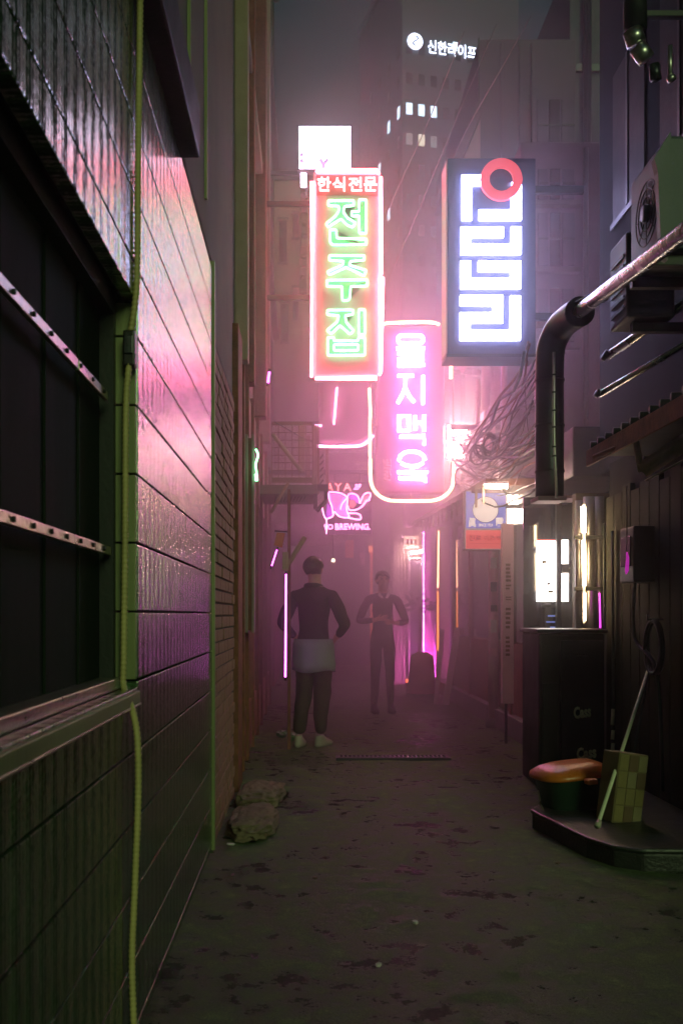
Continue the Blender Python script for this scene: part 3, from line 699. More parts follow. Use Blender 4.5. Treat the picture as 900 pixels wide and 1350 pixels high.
patch([(175, 680), (270, 680), (345, 720), (350, 830), (365, 900), (270, 890), (225, 830), (200, 780)], emi('orchid_fill', (.85, .35, .8), .75), 'body_panel')
patch([(160, 770), (185, 800), (210, 880), (180, 910), (145, 905)], E_VIOLET, 'violet_panel')
patch([(375, 700), (430, 690), (465, 740), (455, 780), (430, 740), (385, 735)], E_VIOLET, 'violet_panel')
patch([(385, 740), (430, 745), (450, 785), (420, 820), (375, 810)], emi('amber_fill', (.9, .35, .3), .6), 'amber_panel')
patch([(500, 780), (525, 710), (570, 690), (565, 735), (520, 780)], emi('amber_fill', (.9, .35, .3), .6), 'amber_panel')
pa, pb = q5(125, 985), q5(218, 1035)
text('word', '9O', pa.x, pb.x, pb.z, pa.z, D5, E_BREW, s5, .01, .015)
pa, pb = q5(238, 978), q5(585, 1040)
text('word', 'BREWING.', pa.x, pb.x, pb.z, pa.z, D5, E_BREW, s5, .01, .02)
for u in (230, 480): MB().tube([q5(u, 560), q5(u, 480)], .008, 6).build('hanging_rod', M_DARK, s5)
MB().bbox(XL - .05, 1.0, D5 + .03, D5 + .08, q5(0, 480).z, q5(0, 480).z + .05, .005).build('support_beam', M_DARK, s5)

# 6. round-cornered dim sign behind with pink tubes
D6 = 13.8
s6 = thing('neon_sign', 'dim round-cornered sign with a white pink tube under it, behind the red sign', 'neon sign', tuple(P(455, 592, D6)))
a, b_ = P(420, 500, D6), P(489, 584, D6)
MB().bbox(a.x, b_.x, D6 + .03, D6 + .2, b_.z, a.z, .05).build('box', mat('dusky_pink_face', (.5, .28, .38), .5), s6)
E_PK2 = emi('pale_pink_tube', (1., .35, .62), 16)
MB().tube([P(444, 511, D6), P(440, 559, D6)], .014, 6).build('neon_tube', E_PK2, s6)
MB().tube(smooth_path([P(418, 588, D6), P(440, 588.5, D6), P(470, 588, D6), P(482, 584, D6), P(492, 574, D6)], 4), .02, 8).build('neon_tube', E_PK2, s6)
MB().tube([P(415, 561, D6), P(424, 561, D6)], .014, 8).build('neon_tube', E_PK2, s6)
MB().bbox(XL, a.x, D6 + .1, D6 + .15, 3.9, 3.95, .005).build('bracket_arm', M_DARK, s6)
s7 = thing('shop_sign', 'dark unlit sign board with a faint outlined Korean letter behind the amber frame', 'sign', tuple(P(460, 650, 14.6)))
a, b_ = P(432, 597, 14.6), P(500, 645, 14.6)
MB().bbox(a.x, b_.x, 14.6, 14.75, b_.z, a.z, .02).build('board', mat('maroon_board', (.14, .05, .07), .6), s7)
a, b_ = P(469, 606, 14.6), P(494, 640, 14.6)
text('board_letter', '린', a.x, b_.x, b_.z, a.z, 14.594, M_TAN, s7, .006, .02)
MB().bbox(-.55, P(432, 0, 14.6).x, 14.65, 14.7, 3.3, 3.36, .005).build('bracket_arm', M_DARK, s7)

# 8. blue and red sign on pole
D8 = 9.8
s8 = thing('shop_sign', 'square blue and red bar sign with a white disc on the right', 'sign', tuple(P(638, 725, D8)))
a, b_ = P(612, 646, D8), P(665, 725, D8)
MB().bbox(a.x, b_.x, D8, D8 + .12, b_.z, a.z, .006).build('box', M_WHITE, s8)
E_BLU = emi('blue_lit_face', (.10, .14, .50), .75); E_RD = emi('red_lit_face', (.75, .10, .10), .62); E_DISC = emi('cream_lit_disc', (.95, .80, .72), .75)
def q8(u, v): return P(590 + u / 6.136, 560 + v / 6.136, D8)
a, b_ = q8(147, 540), q8(468, 838); MB().box(a.x, b_.x, D8 - .006, D8 - .001, b_.z, a.z).build('blue_face', E_BLU, s8)
a, b_ = q8(147, 855), q8(468, 1002); MB().box(a.x, b_.x, D8 - .006, D8 - .001, b_.z, a.z).build('red_face', E_RD, s8)
c = q8(304, 687); rad = 101 / 6.136 * D8 / FOC
MB().cyl((c.x, D8 - .008, c.z), (0, 1, 0), rad, .002, 40).build('disc', E_DISC, s8)
MB().tube([Vector((c.x + rad * 1.02 * math.cos(t), D8 - .010, c.z + rad * 1.02 * math.sin(t))) for t in [2 * math.pi * k / 40 for k in range(40)]], .003, 5, closed=True).build('disc_rim', M_NAVY, s8)
for ch, (u0, u1, v0, v1) in (('眞', (165, 228, 752, 828)), ('露', (385, 452, 752, 828))):
    pa, pb = q8(u0, v0), q8(u1, v1); text('letter', ch, pa.x, pb.x, pb.z, pa.z, D8 - .008, E_DISC, s8, .003, .03)
pa, pb = q8(248, 800), q8(362, 824); text('small_lettering', 'SINCE 1924', pa.x, pb.x, pb.z, pa.z, D8 - .008, E_DISC, s8, .002, .02)
pa, pb = q8(170, 893), q8(440, 940); text('lettering', '진로 이즈백', pa.x, pb.x, pb.z, pa.z, D8 - .008, emi('dark_rose_letters', (.42, .03, .04), .5), s8, .002, .03)
MB().box(q8(170, 0).x, q8(440, 0).x, D8 - .009, D8 - .007, q8(0, 962).z, q8(0, 957).z).build('underline', emi('dark_rose_letters', (.42, .03, .04), .5), s8)
MB().bbox(P(664, 0, D8).x + .002, 2.3, D8 + .05, D8 + .09, 2.3, 2.34, .004).build('bracket_arm', M_DARK, s8)

# upright pink board with vertical lettering + light box above it
s9 = thing('upright_sign', 'narrow pink upright board with raised vertical lettering beside the blue bar sign', 'sign', tuple(P(669, 935, 9.5)))
a, b_ = P(662, 690, 9.5), P(677, 928, 9.5)
MB().bbox(a.x, b_.x, 9.5, 9.58, b_.z, a.z, .006).build('board', M_PINKPL, s9)
for k, (v0, v1) in enumerate(((742, 768), (770, 778), (786, 792), (800, 830), (838, 866))):
    rn = random.Random(k); mk = MB()
    z1, z0 = P(0, v0, 9.5).z, P(0, v1, 9.5).z; n = 5 if v1 - v0 > 15 else 2
    for i in range(n):
        z = z0 + (z1 - z0) * (i + .5) / n; h = (z1 - z0) / n * .28
        mk.bbox(a.x + .03, b_.x - .035 + rn.uniform(-.01, .01), 9.488, 9.499, z - h, z + h, .002)
    mk.build('raised_character', M_RUST, s9)
MB().bbox((a.x + b_.x) / 2 - .012, (a.x + b_.x) / 2 + .012, 9.59, 9.62, .0, b_.z + .5, .003).build('post', M_DARK, s9)
s10 = thing('light_box', 'white glowing vertical light box next to the blue bar sign', 'light box', tuple(P(678, 690, 10)))
a, b_ = P(669, 639, 10), P(683, 690, 10)
MB().bbox(a.x - .01, b_.x + .01, 10.01, 10.12, b_.z - .01, a.z + .01, .005).build('casing', M_WHITE, s10)
MB().box(a.x, b_.x, 10.0, 10.009, b_.z, a.z).build('glowing_face', E_BOX, s10)
MB().bbox(b_.x + .01, 2.3, 10.04, 10.08, 2.35, 2.39, .004).build('bracket_arm', M_DARK, s10)
s11 = thing('fluorescent_lamp', 'white fluorescent tube lamp along the top edge of the blue bar sign', 'lamp', tuple(P(654, 641, 8.9)))
MB().tube([P(640, 641, 8.9), P(668, 641, 8.9)], .020, 8).build('tube', emi('canopy_tube', (1.0, .66, .48), 190), s11)
MB().bbox(P(638, 0, 8.9).x, P(670, 0, 8.9).x, 8.88, 8.95, P(0, 641, 8.9).z + .018, P(0, 641, 8.9).z + .04, .004).build('fitting', M_WHITE, s11)
MB().bbox(P(654, 0, 8.9).x, P(657, 0, 8.9).x, 8.951, 9.02, P(0, 641, 8.9).z + .02, P(0, 641, 8.9).z + .035, .002).build('arm', M_DARK, s11)

# grey utility pole (stickers) next to it
up = thing('utility_pole', 'weathered concrete pole with stickers left of the pink upright board', 'pole', tuple(P(652, 960, 10.9)))
x = P(650, 0, 10.9).x
MB().tube([(x, 10.9, 0), (x, 10.9, 3.2)], .055, 14).build('shaft', M_PINKPL, up)
for k, (z, h, m_) in enumerate(((1.75, .12, M_WHITE), (1.5, .1, M_NAVY), (1.05, .14, M_WHITE), (.8, .08, M_SFACE), (1.28, .07, M_DARK))):
    MB().bbox(x - .04, x + .03, 10.838, 10.843, z, z + h, .001).build('sticker', m_, up)
MB().tube([(x, 10.9, 0), (x, 10.9, .12)], .085, 14).build('base_collar', M_CONC, up)

# 9. floodlights, the brightest lamps
fd = thing('floodlight', 'dazzling upper floodlight to the right of the pink sign', 'floodlight', tuple(P(604, 575, 13)), 'floodlights right of the pink sign')
def flood(t, u0, u1, v0, v1, d):
    a, b_ = P(u0, v0, d), P(u1, v1, d)
    MB().bbox(a.x - .02, b_.x + .02, d + .02, d + .12, b_.z - .02, a.z + .02, .015).build('housing', M_GALV, t)
    MB().bbox(a.x, b_.x, d, d + .019, b_.z, a.z, .006).build('lens', E_LAMP, t)
    MB().bbox(b_.x - .1, 2.4, d + .121, d + .15, (a.z + b_.z) / 2 - .015, (a.z + b_.z) / 2 + .015, .004).build('arm', M_DARK, t)
flood(fd, 591, 615, 560, 576, 13)
fd2 = thing('floodlight', 'dazzling lower floodlight at the right edge of the amber neon frame', 'floodlight', tuple(P(598, 605, 13)), 'floodlights right of the pink sign')
flood(fd2, 590, 609, 582, 603, 13)

# ------------------------------------------------------------------ right side
XR = 2.07
rb = thing('bar_building', 'dark right-hand bar building with a lean-to canopy', 'building', (XR, 8, 0))
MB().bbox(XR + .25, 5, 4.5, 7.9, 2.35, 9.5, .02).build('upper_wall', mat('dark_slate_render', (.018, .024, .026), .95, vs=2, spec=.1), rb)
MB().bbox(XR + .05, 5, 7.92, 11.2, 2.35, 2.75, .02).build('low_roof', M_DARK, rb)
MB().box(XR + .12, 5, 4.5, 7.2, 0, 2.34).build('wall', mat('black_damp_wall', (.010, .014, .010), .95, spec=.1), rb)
MB().box(XR + .6, 5, 7.21, 11.2, 0, 2.34).build('back_wall', M_DARK, rb)
MB().bbox(XR - .02, XR + .2, 9.2, 16, .0, .22, .01).build('plinth', M_CONC, rb)
for y in (9.0, 10.2, 11.3, 12.8, 14.3):
    MB().bbox(XR + .02, XR + .1, y, y + .09, .0, 2.6, .006).build('shopfront_post', M_RUST, rb)
for y, y2 in ((9.1, 10.18), (10.3, 11.28), (11.4, 12.78), (12.9, 14.28)):
    MB().bbox(XR + .04, XR + .08, y, y2, .23, .95, .006).build('kick_panel', M_RUST, rb)
    MB().box(XR + .05, XR + .07, y, y2, .97, 2.3).build('shopfront_pane', M_GLASS, rb)
MB().prism([(9.0, 2.42), (15.6, 2.62), (15.6, 2.68), (9.0, 2.48)], XR - .45, XR + .5, 'x').build('canopy', M_RUST, rb)
for k in range(16):
    y = 9.1 + k * .4; MB().bbox(XR - .46, XR - .44, y, y + .03, 2.26 + k * .012, 2.44 + k * .012, .002).build('canopy_fringe', M_TAN, rb)
for y in (5.8, 6.8):
    for z in (4.2, 6.4):
        w_ = MB().bbox(XR + .235, XR + .249, y, y + .7, z, z + 1.1, .003).build('window', mat('sooty_glass', (.02, .025, .03), .5, spec=.2), rb)
        MB().box(XR + .225, XR + .234, y - .03, y + .73, z - .05, z - .01).box(XR + .225, XR + .234, y + .33, y + .37, z, z + 1.1).build('window_frame', M_GALV, w_)

# right wall further down (pink lit)
rc_ = thing('pink_building', 'pink-lit plaster building behind the floodlights on the right', 'building', (2.4, 12, 0))
MB().bbox(2.42, 5, 11.25, 16.2, 2.7, 6.6, .02).build('wall', mat('dusty_mauve_wall', (.26, .20, .26), .75, var=.4, vs=2.5), rc_)
MB().box(2.42, 5, 11.25, 16.2, 0, 2.69).build('lower_wall', M_RUST, rc_)
for (y, z) in ((12, 3.4), (13.4, 3.4), (12, 5.0), (13.4, 5.0)):
    MB().bbox(2.38, 2.41, y, y + .8, z, z + 1, .01).build('window', M_GLASS, rc_)

for (v0, v1) in ((222, 262), (280, 350), (380, 450)):
    for (u0, u1) in ((709, 722), (725, 738), (741, 757)):
        a, b_ = P(u0, v0, 11.22), P(u1, v1, 11.22)
        w_ = MB().bbox(a.x, b_.x, 11.215, 11.248, b_.z, a.z, .006).build('window', mat('mauve_blind', (.15, .13, .19), .85, spec=.1) if u0 != 725 else M_GLASS, rc_)
        MB().box(a.x, b_.x, 11.20, 11.214, (a.z + b_.z) / 2 - .008, (a.z + b_.z) / 2 + .012).build('window_bar', M_GALV, w_)
    a, b_ = P(702, v1 + 3, 11.2), P(764, v1 + 10, 11.2)
    MB().bbox(a.x, b_.x, 11.15, 11.248, b_.z, a.z, .006).build('ledge', M_CONC, rc_)
MB().tube([(P(772, 0, 11.2).x, 11.2, 2.8), (P(772, 0, 11.2).x, 11.2, 6.5)], .03, 10).build('down_pipe', M_GALV, rc_)
# tall purple building behind navy sign
be = thing('tall_building', 'tall mauve building behind the navy sign with stacked window bands', 'building', (3.5, 16.5, 0))
MB().bbox(2.86, 4.47, 16.5, 22, 0, 10.8, .03).build('wall', M_GREYW, be)
MB().bbox(4.49, 7.2, 17.0, 22, 0, 12.5, .03).build('wing', mat('slate_wall', (.12, .13, .17), .7), be)
MB().box(2.84, 2.859, 16.46, 16.5, 0, 10.8).build('corner_pipe', M_DARK, be)
for (v0, v1) in ((278, 350), (380, 450), (480, 540), (130, 200)):
    for (u0, u1) in ((708, 722), (724, 738), (740, 757)):
        a, b_ = P(u0, v0, 16.46), P(u1, v1, 16.46)
        w_ = MB().bbox(a.x, b_.x, 16.46, 16.495, b_.z, a.z, .01).build('window', mat('mauve_blind', (.15, .13, .19), .85, spec=.1) if u0 != 724 else M_SCREEN, be)
        MB().box(a.x, b_.x, 16.44, 16.459, (a.z + b_.z) / 2 - .01, (a.z + b_.z) / 2 + .02).build('window_bar', M_GALV, w_)
    a, b_ = P(703, v1 + 4, 16.4), P(764, v1 + 14, 16.4)
    MB().bbox(a.x, b_.x, 16.38, 16.49, b_.z, a.z, .01).build('ledge', M_CONC, be)
for px0 in (660, 684, 700): MB().bbox(P(px0, 0, 16.45).x, P(px0 + 4, 0, 16.45).x, 16.42, 16.495, .1, 10.7, .01).build('pilaster_strip', M_GREYW, be)
for px0 in (772, 776): MB().tube([(P(px0, 0, 16.9).x, 16.9, 0), (P(px0, 0, 16.9).x, 16.9, 12.3)], .045, 10).build('down_pipe', M_GALV, be)
for zz in (3.5, 5.9, 8.3, 10.5): MB().bbox(4.52, 7.2, 16.93, 16.995, zz, zz + .14, .01).build('ledge', M_GALV, be)
rf = thing('stair_roof', 'sloping roof slab rising behind the top left of the navy sign', 'roof', tuple(P(610, 210, 15)))
pp = [P(594, 215, 15), P(634, 130, 15), P(636, 145, 15), P(606, 215, 15)]
MB().prism([(v.x, v.z) for v in pp], 15, 17).build('sloping_edge', M_GREYW, rf)
pp = [P(607, 216, 15), P(636, 148, 15), P(636, 216, 15)]
MB().prism([(v.x, v.z) for v in pp], 15.2, 16.9).build('gable', M_PINKPL, rf)
MB().bbox(P(607, 0, 15.2).x, P(634, 0, 15.2).x, 15.22, 16.4, 0, P(0, 217, 15.2).z, .02).build('stair_wall', M_GREYW, rf)

# alley end
D9 = 17.0
en = thing('column_shop', 'shop front with a pink fluted column, capital and pale door at the alley end', 'building', (1.9, D9, 0))
colx = P(567, 0, D9).x
cl = MB()
n = 28; vs = []; fs = []
zt = P(0, 702, D9).z
for zi, z in enumerate((.35, zt)):
    for k in range(n * 2):
        r_ = .105 if k % 2 else .090
        a_ = math.pi * k / n; vs.append((colx + r_ * math.cos(a_), D9 + r_ * math.sin(a_), z))
for k in range(n * 2): fs.append((k, (k + 1) % (n * 2), n * 2 + (k + 1) % (n * 2), n * 2 + k))
M_COL = mat('pink_paint', (.80, .36, .68), .4)
cl.add(vs, fs).build('fluted_shaft', M_COL, en)
MB().tube([(colx, D9, .1), (colx, D9, .35)], .13, 20).build('column_base', M_COL, en)
cpz = P(0, 662, D9).z
cp = MB()
for k, (z0, z1, hw) in enumerate(((zt, zt + .10, .13), (zt + .102, zt + .18, .17), (zt + .182, zt + .26, .21), (zt + .262, cpz, .25))): cp.bbox(colx - hw, colx + hw * .7, D9 - hw, D9 + hw, z0, z1, .015)
cp.build('capital', M_COL, en)
sc = MB()
for k in range(7):
    p = P(533 + k * 2, 672 + k * 1.5, D9 - .3)
    sc.tube([p, p + Vector((.32, 0, .13))], .014, 6)
sc.build('scroll_moulding', M_COL, en)
MB().bbox(colx - .45, colx - .16, D9 - .2, D9 + .2, zt + .1, cpz + .05, .05).build('scroll_block', M_COL, en)
MB().bbox(1.46, 3.2, D9 + .55, 22, 0, 5.2, .02).build('wall', M_TAN, en)
for k in range(5):
    x = P(518 + k * 4.2, 0, D9 + .5).x
    MB().bbox(x, x + .045, D9 + .46, D9 + .54, .05, P(0, 715, D9 + .5).z, .012).build('folding_panel', M_CREAM, en)
a, b_ = P(538, 735, D9 + .4), P(557, 890, D9 + .4)
dr = MB().bbox(a.x, a.x + .035, D9 + .4, D9 + .45, .05, a.z, .005).bbox(b_.x - .035, b_.x, D9 + .4, D9 + .45, .05, a.z, .005).bbox(a.x + .036, b_.x - .036, D9 + .4, D9 + .45, a.z - .035, a.z, .005).build('door_frame', M_WHITE, en)
MB().box(a.x + .036, b_.x - .036, D9 + .42, D9 + .43, .05, a.z - .036).build('door_pane', M_GREYW, dr)
a, b_ = P(533, 707, D9 + .3), P(551, 722, D9 + .3)
MB().bbox(a.x, b_.x, D9 + .3, D9 + .38, b_.z, a.z, .006).build('name_board', emi('dim_cream_board', (1, .62, .42), 4), en)
for k in range(3): MB().box(a.x + .03 + k * .07, a.x + .075 + k * .07, D9 + .292, D9 + .299, b_.z + .05, a.z - .05).build('board_character', M_RUST, en)
ot = thing('light_tube', 'tall amber light tube standing right of the pink fluted column', 'neon tube', tuple(P(577, 880, 15)))
MB().tube([P(578, 700, 15), P(577, 775, 15)], .013, 8).build('upper_tube', emi('amber_tube', (1, .45, .25), 9), ot)
MB().tube([P(577, 780, 15), P(577, 858, 15)], .012, 8).build('lower_tube', emi('orange_tube', (1, .26, .06), 4), ot)
MB().bbox(*(lambda p: (p.x - .02, p.x + .02, 15.02, 15.05, 0, P(0, 698, 15).z))(P(577, 0, 15)), .003).build('backing_post', M_RUST, ot)
# end wall
ew = thing('end_building', 'dark building closing the alley with an orange lit shop board', 'building', (1.2, 24, 0))
MB().bbox(-3, 3.2, 24.1, 30, 0, 6.0, .02).build('wall', M_DARK, ew)
MB().bbox(-3, XL - .05, 17.02, 24.05, 0, 2.85, .02).build('side_wall', M_RUST, ew)
a, b_ = P(486, 720, 23.5), P(508, 728, 23.5)
MB().bbox(a.x, b_.x, 23.4, 23.6, b_.z, a.z, .01).build('shop_board', emi('orange_board', (1, .22, .12), 4), ew)
a, b_ = P(488, 729, 23.6), P(506, 800, 23.6)
MB().bbox(a.x, b_.x, 23.6, 23.7, 0, a.z, .01).build('door', emi('orange_curtain', (.8, .16, .05), .7), ew)
a, b_ = P(455, 712, 23.6), P(466, 735, 23.6); MB().bbox(a.x, b_.x, 23.6, 23.7, b_.z, a.z, .01).build('shop_board', emi('dim_orange', (.9, .2, .12), .3), ew)
a, b_ = P(474, 728, 23.0), P(481, 745, 23.0); MB().bbox(a.x, b_.x, 23.0, 23.08, b_.z, a.z, .01).build('hanging_plate', M_PINKPL, ew)
lp = thing('bulb', 'small bare warm bulb glowing above the person in the dark jacket', 'bulb', tuple(P(439, 738, 14)))
MB().tube([P(439, 741, 14), P(439, 737, 14)], .022, 8).build('globe', emi('warm_bulb', (1, .85, .55), 10), lp)
MB().tube([P(439, 736.5, 14), P(439, 700, 14)], .006, 5).build('cord', M_CABLE, lp)

cs = thing('light_tube', 'magenta light strip running up the left edge of the pink fluted column', 'neon tube', (colx - .12, D9 - .1, .4))
MB().tube([(colx - .13, D9 - .14, .4), (colx - .13, D9 - .14, zt)], .011, 8).build('tube', emi('column_led', (1, .12, .72), 30), cs)
MB().bbox(colx - .142, colx - .118, D9 - .125, D9 - .11, .35, zt + .03, .003).build('holder', M_DARK, cs)
ul = thing('column_fill', 'added magenta fill lamp on the ground at the foot of the pink fluted column', 'fill light', (colx, D9 - .4, 0))  # fill light added to brighten the column
MU = Matrix.Translation((colx - .03, D9 - .36, .14)) @ Matrix.Rotation(R(-28), 4, 'X')
MB().bbox(-.11, .11, -.07, .07, -.06, -.002, .01, MU).build('housing', M_DARK, ul)
MB().box(-.10, .10, -.06, .06, 0, .006, MU).build('lens', emi('column_fill_lens', (1, .14, .70), 500), ul)
MB().tube([MU @ Vector((-.09, 0, -.07)), (colx - .13, D9 - .36, .0)], .01, 6).build('leg', M_DARK, ul)
dl = thing('door_fill', 'added warm fill lamp over the pale door at the alley end', 'lamp', tuple(P(548, 728, D9)))  # lamp added to brighten the dark alley end
MB().tube([P(541, 729, D9 + .28), P(556, 727, D9 + .28)], .03, 10).build('lamp_tube', emi('door_fill_glow', (1, .55, .55), 260), dl)
MB().tube([P(548, 727, D9 + .3), P(548, 727, D9 + .5)], .015, 6).build('lamp_arm', M_DARK, dl)
# potted plant at the door
pl = thing('potted_plant', 'leafy green potted plant before the pale door at the alley end', 'plant', tuple(P(552, 905, 16)))
px_ = P(552, 0, 16).x
MB().tube([(px_, 16, .0), (px_, 16, .45)], .13, 16, rfun=lambda t, i: .10 + .04 * t).build('pot', M_PINKPL, pl)
MB().tube([(px_, 16, .4), (px_ + .01, 16, 1.3)], .015, 6).build('stem', M_WOOD, pl)
rn = random.Random(3)
for k in range(90):
    u, t_ = rn.uniform(-math.pi, math.pi), rn.uniform(-.4, .9)
    rr_ = rn.uniform(.06, .24); base = Vector((px_ + rr_ * math.cos(u), 16 + rr_ * math.sin(u), 1.42 + .25 * t_ * rn.random() - rr_ * .3))
    dv = Vector((math.cos(u), math.sin(u), t_)).normalized(); sd = dv.orthogonal().normalized(); l_ = rn.uniform(.08, .15)
    MB().add([base, base + dv * l_ * .5 + sd * .03, base + dv * l_ - Vector((0, 0, .02)), base + dv * l_ * .5 - sd * .03], [(0, 1, 2, 3)]).build('leaf', M_LEAF, pl)
# hanging pink stool/cloth, orange barrier
pc = thing('covered_stool', 'pink cloth covered stool by the column at the alley end', 'stool', tuple(P(555, 905, 15)))
x = P(556, 0, 15).x
MB().tube([(x, 15, .06), (x, 15, .3), (x, 15, .62), (x, 15, .68)], .2, 18, rfun=lambda t, i: (.23, .20, .17, .08)[i]).build('cloth', mat('rose_cloth', (.80, .34, .44), .8), pc)
for dx in (-.12, .12): MB().tube([(x + dx, 15, 0), (x + dx * .8, 15, .3)], .012, 6).build('leg', M_DARK, pc)
ob = thing('floor_light', 'low glowing orange red bar on the ground at the alley end', 'floor light', tuple(P(553, 899, 15.5)))
a, b_ = P(535, 896, 15.3), P(572, 900, 15.3)
MB().bbox(a.x, b_.x, 15.3, 15.38, b_.z, a.z, .01).build('light_bar', emi('orange_bar', (1, .16, .07), 4), ob)
MB().box(a.x, b_.x, 15.3, 15.42, .0, b_.z - .003).build('base', M_DARK, ob)
MB().bbox(P(560, 0, 15.3).x, P(566, 0, 15.3).x, 15.31, 15.36, a.z + .002, P(0, 888, 15.3).z, .004).build('switch_block', emi('orange_bar', (1, .16, .07), 4), ob)
# leaning boards
for k, (u0, u1, v0, v1, lab) in enumerate(((583, 574, 830, 920, 'left slimmer pink-lit plank leaning by the right shopfront'), (603, 587, 828, 921, 'right wider pale-tipped plank leaning by the right shopfront'))):
    d = 13.6 - k * .1; t = thing('leaning_plank', lab, 'plank', tuple(P(u1, v1, d)), 'planks leaning by the right shopfront')
    p, q = P(u0, v0, d + .35), P(u1, v1 + 6, d); q.z = .02
    ax = (p - q).normalized(); sd = Vector((1, 0, -ax.x / max(.01, ax.z))).normalized(); nn = ax.cross(sd).normalized()
    M_ = Matrix((sd, nn, ax)).transposed().to_4x4(); M_.translation = q
    wdt = .03 + .015 * k
    MB().bbox(-wdt, wdt, -.012, .012, 0, (p - q).length - .03, .004, M_).build('board', M_WHITE, t)
    MB().bbox(-wdt - .002, wdt + .002, -.014, .014, (p - q).length - .028, (p - q).length, .003, M_).build('tip', M_WHITE, t)

# big duct with elbow, and long diagonal foil duct
du = thing('exhaust_duct', 'fat dull exhaust duct rising beside the bar window then turning off to the right', 'duct', tuple(P(725, 655, 6.8)))
pth = smooth_path([P(724, 655, 6.6), P(724, 560, 6.6), P(724, 490, 6.6), P(727, 455, 6.6), P(741, 428, 6.5), P(765, 410, 6.2)], 6)
MB().tube(pth, .093, 24).build('vertical_duct', M_GALV, du)
for v in (500, 560, 620): MB().tube([P(724, v, 6.6), P(724, v + 3, 6.6)], .098, 24).build('seam_band', M_GALV, du)
MB().tube([P(760, 413, 6.25), P(800, 382, 5.6), P(850, 345, 4.9), P(905, 303, 4.4), P(990, 240, 3.9)], .042, 20).build('diagonal_duct', M_FOIL, du)
for (u, v, d) in ((790, 390, 5.75), (830, 360, 5.18), (872, 328, 4.7)):
    p = P(u, v, d); q = P(u + 5, v - 4, d - .02); MB().tube([p, q], .047, 20).build('clamp_ring', M_GALV, du)
MB().bbox(P(708, 0, 6.6).x - .02, P(742, 0, 6.6).x, 6.5, 6.72, P(0, 662, 6.6).z, P(0, 656, 6.6).z, .004).build('base_flange', M_PINKPL, du)
pi = thing('thin_pipe', 'thin beige pipe with ring clamps in front of the fat exhaust duct', 'pipe', tuple(P(733, 650, 6.3)))
MB().tube(smooth_path([P(730, 464, 6.3), P(730, 560, 6.3), P(731, 600, 6.3), P(733, 640, 6.3), P(733, 656, 6.3)], 4), .0095, 8).build('pipe', M_STEEL, pi)
for v in (493, 516, 540, 562, 588, 600): MB().tube([P(730, v, 6.3), P(730, v + 2, 6.3)], .015, 8).build('ring_clamp', M_DARK, pi)
# second parallel pipes far right
for k, (u0, v0, u1, v1, d, r_, lab) in enumerate(((800, 470, 960, 360, 6.4, .03, 'thin foil pipe running up right below the foil duct'), (790, 520, 960, 420, 6.3, .022, 'lower thin pipe climbing right under the foil duct'))):
    t = thing('overhead_pipe', lab, 'pipe', tuple(P(u0, v0, d)), 'pipes under the foil duct')
    MB().tube([P(u0, v0, d), P(u1, v1, d - .6)], r_, 10).build('pipe', M_FOIL, t)
    MB().cyl(P(u0, v0, d), (-1, 0, .6), r_ * 1.2, .03, 10).build('end_cap', M_GALV, t)
# top right pipe with elbow
tp = thing('flue_pipe', 'dark flue pipe with a segmented shiny elbow at the top right', 'pipe', tuple(P(828, 40, 5)))
MB().tube([P(837, -60, 5.0), P(837, 38, 5.0)], .058, 18).build('flue', M_DARK, tp)
MB().tube([P(833, 40, 5.), P(839, 58, 5.)], .048, 16).tube([P(840, 62, 5.), P(852, 78, 5.)], .044, 16).build('elbow', M_STEEL, tp)
MB().tube([P(862, 85, 5.), P(864, 105, 5.)], .028, 10).build('outlet', M_GALV, tp)
MB().tube([P(883, 60, 5.), P(883, 102, 5.)], .012, 8).tube([P(883, 100, 5.), P(886, 106, 5.)], .022, 10).build('valve', M_STEEL, tp)
MB().bbox(P(850, 0, 5).x, XR + .25, 5.0, 5.04, P(0, 20, 5).z, P(0, 12, 5).z, .004).build('bracket', M_DARK, tp)

# AC unit on the right wall
ac = thing('outdoor_unit', 'blue grey air conditioner outdoor unit with a round fan on the right wall', 'air conditioner', (1.75, 5, 3.0))
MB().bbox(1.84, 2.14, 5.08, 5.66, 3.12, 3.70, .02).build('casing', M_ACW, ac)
fg = MB(); c = Vector((1.83, 5.36, 3.41))
for r_ in (.05, .09, .13, .17): fg.tube([c + Vector((0, r_ * math.cos(t), r_ * math.sin(t))) for t in [2 * math.pi * k / 28 for k in range(28)]], .004, 5, closed=True)
for k in range(8): fg.tube([c, c + Vector((0, .17 * math.cos(k * math.pi / 4), .17 * math.sin(k * math.pi / 4)))], .003, 4)
fg.build('fan_grille', M_DARK, ac)
MB().tube([c + Vector((.006, 0, 0)), c + Vector((-.02, 0, 0))], .045, 16).build('fan_hub', M_ACW, ac)
MB().bbox(1.8, 2.3, 5.15, 5.2, 3.06, 3.115, .004).build('bracket', M_DARK, ac)
MB().bbox(1.8, 2.3, 5.5, 5.55, 3.06, 3.115, .004).build('bracket', M_DARK, ac)
pp = [P(*q, 4.98) for q in ((884, 172), (862, 208), (867, 226), (871, 318), (864, 334), (880, 342), (885, 300))]
MB().prism([(v.x, v.z) for v in pp], 4.98, 5.03).build('side_baffle', M_ACW, ac)
a2 = thing('outdoor_unit', 'lower pale air conditioner housing just past the round-fan unit', 'air conditioner', (1.9, 5.8, 2.98))
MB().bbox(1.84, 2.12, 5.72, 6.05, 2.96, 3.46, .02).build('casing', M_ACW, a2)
MB().box(1.9, 2.33, 5.8, 5.85, 2.90, 2.955).build('bracket', M_DARK, a2)
for k in range(6): MB().box(1.832, 1.839, 5.76, 6.0, 3.02 + k * .06, 3.04 + k * .06).build('vent_slat', M_DARK, a2)

